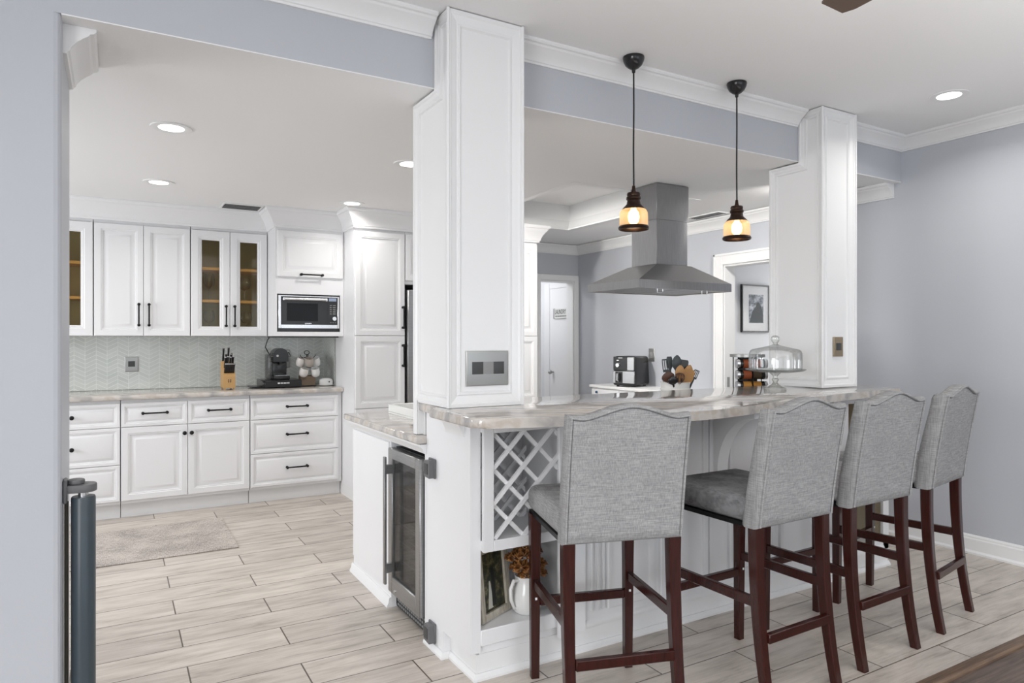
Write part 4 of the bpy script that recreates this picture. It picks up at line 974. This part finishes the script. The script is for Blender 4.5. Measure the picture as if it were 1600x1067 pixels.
# ------------------------------------------------------------------ niche contents
t = thing('picture_frame', 'weathered white frame with wedding photo leaning in bar niche', 'picture frame', (1.36, 2.50, .1995))
a = math.atan2(.099, .203); u = Vector((math.cos(a), math.sin(a), 0)); n0 = Vector((math.sin(a), -math.cos(a), 0)); v = (Vector((0, 0, 1))-n0*0.10).normalized(); n = u.cross(v); o = Vector((1.276, 2.458, .2005))
if n.y > 0: n = -n
w, h, fw = .212, .300, .030
def fbox(b, a0, b0, a1, b1, d0, d1): b.extr([(a0, b0), (a1, b0), (a1, b1), (a0, b1)], o, u, v, n, d0, d1)
b = B(); fbox(b, 0, 0, w, fw, 0, .018); fbox(b, 0, h-fw, w, h, 0, .018); fbox(b, 0, fw, fw, h-fw, 0, .018); fbox(b, w-fw, fw, w, h-fw, 0, .018); obj('frame', b, 'framewood', t)
b = B(); fbox(b, fw-.002, fw-.002, w-fw+.002, h-fw+.002, .001, .007); ph = obj('photograph', b, 'foliage_photo', t)
b = B(); b.extr([(.062, .040), (.098, .040), (.092, .11), (.086, .150), (.078, .150), (.074, .11)], o, u, v, n, .0072, .0078); obj('printed_dress', b, 'dress', ph)
b = B(); b.extr([(.092, .045), (.118, .045), (.120, .13), (.116, .185), (.110, .200), (.102, .200), (.096, .185), (.094, .12)], o, u, v, n, .0074, .0080); obj('printed_suit', b, 'suit', ph)
px, py, pz = 1.512, 2.475, .1995
t = thing('pitcher', 'white embossed ceramic pitcher in the lower bar niche', 'pitcher', (px, py, pz))
obj('body', B().lathe((px, py, pz), [(0, 0), (.044, 0), (.056, .012), (.066, .045), (.067, .075), (.058, .110), (.049, .130), (.050, .150), (.054, .160), (.050, .160), (.046, .148), (.045, .13), (.054, .105), (.06, .07), (.05, .02), (0, .012)], 32), 'ceramic', t, 60)
obj('handle', B().tube([(px-.048, py-.012, pz+.145), (px-.075, py-.020, pz+.150), (px-.094, py-.026, pz+.120), (px-.090, py-.024, pz+.075), (px-.070, py-.015, pz+.035), (px-.058, py-.010, pz+.03)], [.007, .008, .008, .008, .007, .006], 10), 'ceramic', t)
def rose(c, r, label):
    b = B(); rnd = random.Random(int(c[0]*1e4+c[2]*1e5))
    for ring, (cnt, rr, tilt) in enumerate(((6, r, 1.05), (6, r*.82, .75), (5, r*.6, .45), (4, r*.36, .22))):
        for k in range(cnt):
            a = 2*PI*k/cnt+ring*.6+rnd.uniform(-.2, .2); d = Vector((math.cos(a), math.sin(a), 0)); sd = Vector((-d.y, d.x, 0)); pts = []
            for i in range(5):
                row = []
                for j in range(5):
                    s = i/4; q = (j/4-.5)*2; out = rr*(.25+.75*math.sin(s*1.4))*(1-.12*q*q); wv = rr*.75*q*math.sin(.35+s*2.2)
                    zz = r*(.9*s*math.cos(tilt)+.25*(1-s))-r*.35*q*q*s+rnd.uniform(-.05, .05)*r
                    row.append(Vector(c)+d*out+sd*wv+Vector((0, 0, zz)))
                pts.append(row)
            V = [[b.bm.verts.new(p) for p in row] for row in pts]
            for i in range(4):
                for j in range(4): b.bm.faces.new((V[i][j], V[i][j+1], V[i+1][j+1], V[i+1][j]))
    return b
t = thing('dried_flowers', 'bunch of dried brown roses in the white pitcher', 'flowers', (px, py, pz+.15), None)
for (dx, dy, dz, r) in ((-.045, -.03, .205, .042), (.005, -.052, .200, .036), (.045, -.02, .205, .034), (-.02, -.015, .25, .038), (.032, .0, .255, .036), (-.052, .02, .235, .034), (.0, .04, .25, .034), (-.03, -.045, .178, .030), (.035, -.045, .175, .03), (-.005, .01, .275, .03)):
    obj('rose', rose((px+dx, py+dy, pz+dz-.012), r*1.2, ''), 'flower', t)
b = B()
for dx, dy in ((-.02, -.01), (.0, .01), (.02, 0), (.01, -.02)): b.tube([(px+dx*.4, py+dy*.4, pz+.05), (px+dx, py+dy, pz+.16), (px+dx*1.6, py+dy*1.6, pz+.2)], .003, 6)
obj('stems', b, 'herb', t)

# ------------------------------------------------------------------ things beyond the bar
# cake stand with dome
cx, cy, cz = 3.325, 2.665, 1.0685
t = thing('cake_stand', 'clear glass footed cake stand on the granite bar top', 'cake stand', (cx, cy, cz))
obj('foot', B().lathe((cx, cy, cz), [(.062, 0), (.060, .004), (.040, .012), (.018, .028), (.012, .040), (.018, .048), (.020, .056), (.013, .062), (.014, .075), (.030, .092), (.030, .096)], 32, False), 'stem', t)
obj('plate', B().lathe((cx, cy, cz), [(0, .096), (.10, .097), (.150, .103), (.168, .112), (.167, .115), (.148, .108), (.10, .103), (0, .102)], 48), 'stem', t)
t = thing('glass_dome', 'clear glass dome lid with ball knob covering the cake stand', 'glass dome', (cx, cy, cz+.109))
obj('dome', B().lathe((cx, cy, cz+.1095), [(.146, 0), (.147, .05), (.146, .095), (.140, .112), (.128, .120), (.08, .130), (.03, .142), (.014, .150)], 48, False), 'glass', t)
obj('knob', B().lathe((cx, cy, cz+.1095), [(.014, .149), (.012, .156), (.020, .165), (.025, .178), (.022, .192), (.010, .200), (0, .201)], 24, False), 'stem', t)
# spice carousel on the lower counter
sx, sy, sz = 3.745, 3.23, .9205
t = thing('spice_carousel', 'revolving spice rack standing behind the bar beside cake stand', 'spice rack', (sx, sy, sz))
b = B(); b.lathe((sx, sy, sz), [(0, 0), (.09, 0), (.09, .012), (0, .012)], 28); b.lathe((sx, sy, sz), [(0, .3155), (.115, .3155), (.115, .335), (0, .335)], 32); obj('cap', b, 'nickel', t)
b = B(); b.tube([(sx, sy, sz+.012), (sx, sy, sz+.315)], .012, 10)
for k in range(4):
    a = k*PI/2+PI/4+.3; b.tube([(sx+.098*math.cos(a), sy+.098*math.sin(a), sz+.012), (sx+.098*math.cos(a), sy+.098*math.sin(a), sz+.315)], .004, 6)
obj('wire_frame', b, 'black', t)
SP = [('terracotta', 'red'), ('ochre', 'yellow'), ('terracotta', 'rust-brown'), ('herb', 'dark')]
ROWN = ['lowest', 'second', 'third', 'top']
obj('core', B().box(sx-.045, sy-.045, sz+.0125, sx+.045, sy+.045, sz+.315), 'black', t)
RU, FU = Vector((.864, -.503, 0)), Vector((.503, .864, 0))
for sd, sname in ((-1, 'left'), (1, 'right')):
    for r_ in range(4):
        ax = RU*sd; c = Vector((sx, sy, sz+.050+r_*.074))-FU*.078+ax*.004
        mm = SP[(1, 1, 0, 0)[r_]] if sd < 0 and r_ != 1 else SP[(3, 1, 3, 0)[r_]]
        j = tag(obj('spice_jar', B().tube([c+ax*.002, c+ax*.056], .030, 18), mm[0]), f'{mm[1]} spice jar in the {ROWN[r_]} row of the revolving rack, {sname} column', 'jar', 'jars in the revolving spice rack')
        obj('collar', B().tube([c+ax*.0565, c+ax*.078], .031, 18), 'blackp', j)
        obj('lid', B().tube([c+ax*.0785, c+ax*.098], .032, 18), 'silver', j)
# utensil crock
ux, uy, uz = 3.095, 3.245, .9205
t = thing('utensil_crock', 'round white banded crock full of kitchen utensils behind the bar', 'crock', (ux, uy, uz))
obj('body', B().lathe((ux, uy, uz), [(0, 0), (.085, 0), (.089, .01), (.090, .110), (.094, .114), (.094, .122), (.090, .126), (.092, .158), (.096, .164), (.090, .166), (.085, .158), (.083, .02), (0, .012)], 36), 'ceramic', t)
Ru = Vector((.864, -.503, 0)); Fu = Vector((.503, .864, 0))
def uts(name, label, base, tip, head, m):
    p0 = Vector((ux, uy, uz+.03))+Ru*base[0]+Fu*base[1]; p1 = Vector((ux, uy, uz))+Ru*tip[0]+Fu*tip[1]+Vector((0, 0, tip[2]))
    b = B(); b.tube([p0, p0.lerp(p1, .5), p1], [.006, .006, .007], 8); d = (p1-p0).normalized(); side = d.cross(Fu).normalized(); nn = side.cross(d).normalized()
    P = lambda a, c: p1+side*a+d*c
    kind, w, h = head
    if kind == 'spoon':
        rings = [[P(w*math.sin(PI*min(.97, max(.03, s)))**.6*math.cos(q), h*s)+nn*(.012*math.sin(q)*math.sin(PI*max(.06, min(.96, s)))) for q in [i*2*PI/12 for i in range(12)]] for s in (-.02, .06, .14, .25, .4, .55, .7, .82, .91, .97, .995)]
        b.loft(rings)
    elif kind == 'flat': b.extr([(-w*.4, 0), (w*.4, 0), (w*.85, h*.18), (w, h*.4), (w, h*.85), (w*.8, h), (-w*.8, h), (-w, h*.85), (-w, h*.4), (-w*.85, h*.18)], p1, side, d, nn, -.003, .003)
    elif kind == 'slots':
        b.extr([(-w, 0), (w, 0), (w, h*.2), (-w, h*.2)], p1, side, d, nn, -.003, .003); b.extr([(-w, h*.9), (w, h*.9), (w, h), (-w, h)], p1, side, d, nn, -.003, .003)
        for k in range(4): b.extr([(-w+k*w*.6, h*.2), (-w+k*w*.6+w*.25, h*.2), (-w+k*w*.6+w*.25, h*.9), (-w+k*w*.6, h*.9)], p1, side, d, nn, -.003, .003)
    elif kind == 'whisk':
        for k in range(6):
            a = k*PI/6; q = side*math.cos(a)+nn*math.sin(a)
            b.tube([p1+q*w*math.sin(PI*s)**.8*(1 if True else 0)+d*h*(1-math.cos(PI*s))/2 if False else p1+q*(w*math.sin(2*PI*s))*1.0+d*h*math.sin(PI*s) for s in [i/16 for i in range(17)]], .0018, 5)
    tag(obj(name, b, m), label, 'utensil', 'utensils standing in the crock')
uts('ladle', 'dark wooden ladle leaning left out of the crock', (-.02, -.02), (-.055, -.07, .165), ('spoon', .042, .075), 'darkwoodspoon')
uts('spatula', 'grey slotted spatula standing at the crock left rear', (-.03, .02), (-.048, .03, .225), ('slots', .022, .085), 'slate')
uts('spatula', 'second grey spatula, taller, beside the slotted one', (-.01, .03), (-.022, .045, .24), ('flat', .018, .085), 'slate')
uts('spoon', 'large grey nylon spoon, tallest in the crock middle', (.0, .02), (.012, .02, .235), ('spoon', .032, .10), 'slate')
uts('spoon', 'wooden slotted spoon at the crock centre', (.01, -.02), (.016, -.045, .185), ('spoon', .030, .09), 'woodspoon')
uts('turner', 'black square turner leaning right out of the crock', (.03, .02), (.062, .05, .24), ('flat', .030, .065), 'blackp')
uts('whisk', 'wire whisk at the crock front', (.0, -.03), (.004, -.075, .145), ('whisk', .030, .085), 'darkwoodspoon')
uts('spatula', 'wide wooden spatula at the crock right', (.03, -.01), (.060, -.03, .155), ('flat', .036, .095), 'woodspoon')
uts('masher', 'black wavy utensil sticking out sideways at the crock right', (.05, .0), (.115, -.01, .185), ('slots', .016, .06), 'slate')
uts('spatula', 'dark wooden spatula behind the wide wooden one', (.04, .03), (.078, .02, .185), ('spoon', .028, .09), 'woodspoon')
uts('ladle', 'dark ladle hanging over the crock front edge', (-.01, -.04), (-.03, -.085, .150), ('spoon', .034, .06), 'blackp')
uts('spoon', 'dark wooden spoon at the crock rear', (.01, .04), (.035, .055, .215), ('spoon', .026, .085), 'darkwoodspoon')
# low white cabinet with air fryer on the right wall
t = thing('sideboard', 'low white cabinet against the blue-grey kitchen wall holding air fryer', 'cabinet', (4.5, 5.1, 0))
obj('body', B().box(4.32, 4.48, .06, XR-.026, 5.755, .858, .003), 'cab', t)
obj('top', B().box(4.295, 4.46, .8585, XR-.001, 5.775, .886, .004), 'white', t)
for y0, y1 in ((5.30, 5.74), (4.86, 5.29), (4.50, 4.85)):
    b = B(); panel(b, (4.302, y1, .70), (0, -1, 0), (0, 0, 1), (-1, 0, 0), (y1-y0, .145), [(0, -.003), (.003, 0), (.01, 0)], .0175); d = obj('drawer', b, 'cab', t)
    obj('knob', B().ball((4.287, y1-.10, .815), .013), 'navy', d)
    b = B(); panel(b, (4.302, y1, .09), (0, -1, 0), (0, 0, 1), (-1, 0, 0), (y1-y0, .60), [(0, -.003), (.003, 0), (.04, 0), (.046, -.006)], .0175); obj('door', b, 'cab', t)
b = B()
for xx in (4.34, 4.63):
    for yy in (4.50, 5.70): b.box(xx, yy, 0, xx+.04, yy+.04, .0595)
obj('plinth', b, 'cab', t)
ax, ay, az = 4.49, 5.33, .8865
t = thing('air_fryer', 'black and silver air fryer on the low white cabinet', 'air fryer', (ax, ay, az))
mt = Matrix.Translation((ax, ay, az)) @ Matrix.Rotation(math.radians(-68), 4, 'Z')
b = B(); b.box(-.125, -.15, .012, .125, .15, .305, .028, 3)
for v in b.bm.verts: k = (v.co.z-.02)/.3; v.co.x *= 1.06-.10*k; v.co.y *= 1.04-.07*k
b.xf(mt); obj('body', b, 'blackp', t, 50)
b = B(); b.box(-.118, -.158, .165, .035, -.146, .298, .004); b.xf(mt); cp = obj('control_panel', b, 'blackp', t)
b = B(); b.cyl((-.065, -.158, .215), (-.065, -.172, .215), .019, 18); b.xf(mt); obj('dial', b, 'silver', cp)
b = B(); b.box(-.078, -.1595, .258, -.055, -.158, .268); b.box(-.06, -.1595, .284, -.015, -.158, .289); b.xf(mt); obj('display', b, 'white', cp)
b = B(); b.box(.036, -.160, .165, .112, -.146, .296, .004); b.xf(mt); obj('steel_band', b, 'steelh', t)
b = B(); b.box(-.122, -.162, .035, .117, -.146, .158, .005); b.xf(mt); dr = obj('basket_drawer', b, 'steelh', t)
b = B(); b.box(-.090, -.165, .040, -.010, -.1625, .150); b.xf(mt); obj('recess', b, 'blackp', dr)
b = B(); b.tube([(-.050, -.165, .135), (-.050, -.20, .13), (-.050, -.205, .07), (-.050, -.165, .06)], .011, 8); b.xf(mt); obj('handle', b, 'silver', dr)
b = B(); [b.cyl((px_, py_, 0), (px_, py_, .014), .014, 12) for px_ in (-.09, .09) for py_ in (-.11, .11)]; b.xf(mt); obj('foot', b, 'blackp', t)
# framed print in the side room
t = thing('framed_print', 'black-framed monochrome print with wide white mat beyond the doorway', 'picture', (5.56, 4.545, 1.64))
x0, x1, z0, z1, y = 5.175, 5.575, 1.425, 1.885, 4.548
b = B(); f = .012; b.box(x0, y-.025, z0, x0+f, y, z1); b.box(x1-f, y-.025, z0, x1, y, z1); b.box(x0+f, y-.025, z0, x1-f, y, z0+f); b.box(x0+f, y-.025, z1-f, x1-f, y, z1); obj('frame', b, 'blackp', t)
mt_ = obj('mat_board', B().box(x0+f, y-.012, z0+f, x1-f, y-.002, z1-f), 'white', t)
obj('print', B().box(x0+.105, y-.0135, z0+.090, x1-.090, y-.0121, z1-.095), 'mono_photo', mt_)
b = B(); b.extr([(.11, .095), (.30, .095), (.30, .20), (.265, .27), (.24, .295), (.215, .29), (.20, .25), (.15, .20)], (x0, y, z0), (1, 0, 0), (0, 0, 1), (0, -1, 0), .0136, .0142); obj('printed_figure', b, 'slate', mt_)
obj('glass', B().box(x0+f, y-.021, z0+f, x1-f, y-.019, z1-f), 'frameglass', t)
# laundry sign
t = thing('laundry_sign', 'small white LAUNDRY sign on the white door in the hall', 'sign', (4.72, 6.93, 1.67))
obj('board', B().box(4.722, 6.74, 1.615, 4.7415, 7.075, 1.735, .002), mat('sign_board', (.72, .72, .70), .6), t)
obj('edge', B().box(4.7205, 7.0755, 1.612, 4.7415, 7.085, 1.738), 'darkins', t)
def text(body, size, loc, parent, m):
    c = bpy.data.curves.new('lettering', 'FONT'); c.body = body; c.size = size; c.extrude = .0008; c.align_x = 'LEFT'
    tmp = bpy.data.objects.new('tmp_text', c); COL.objects.link(tmp); bpy.context.view_layer.update()
    me = bpy.data.meshes.new_from_object(tmp.evaluated_get(bpy.context.evaluated_depsgraph_get())); me.name = 'lettering'; me.materials.clear(); me.materials.append(M[m])
    bpy.data.objects.remove(tmp); bpy.data.curves.remove(c)
    o = bpy.data.objects.new('lettering', me); COL.objects.link(o); o.parent = parent
    o.location = Vector(loc)-ORG[parent.name]; o.rotation_euler = (PI/2, 0, -PI/2); o.scale = (0.78, 1.25, 1)
text('LAUNDRY', .066, (4.7212, 7.055, 1.668), t, 'darkins')
b = B()
for i in range(14): b.box(4.7212, 7.045-i*.021-.013, 1.635, 4.7219, 7.045-i*.021, 1.650)
obj('small_lettering', b, 'darkins', t)
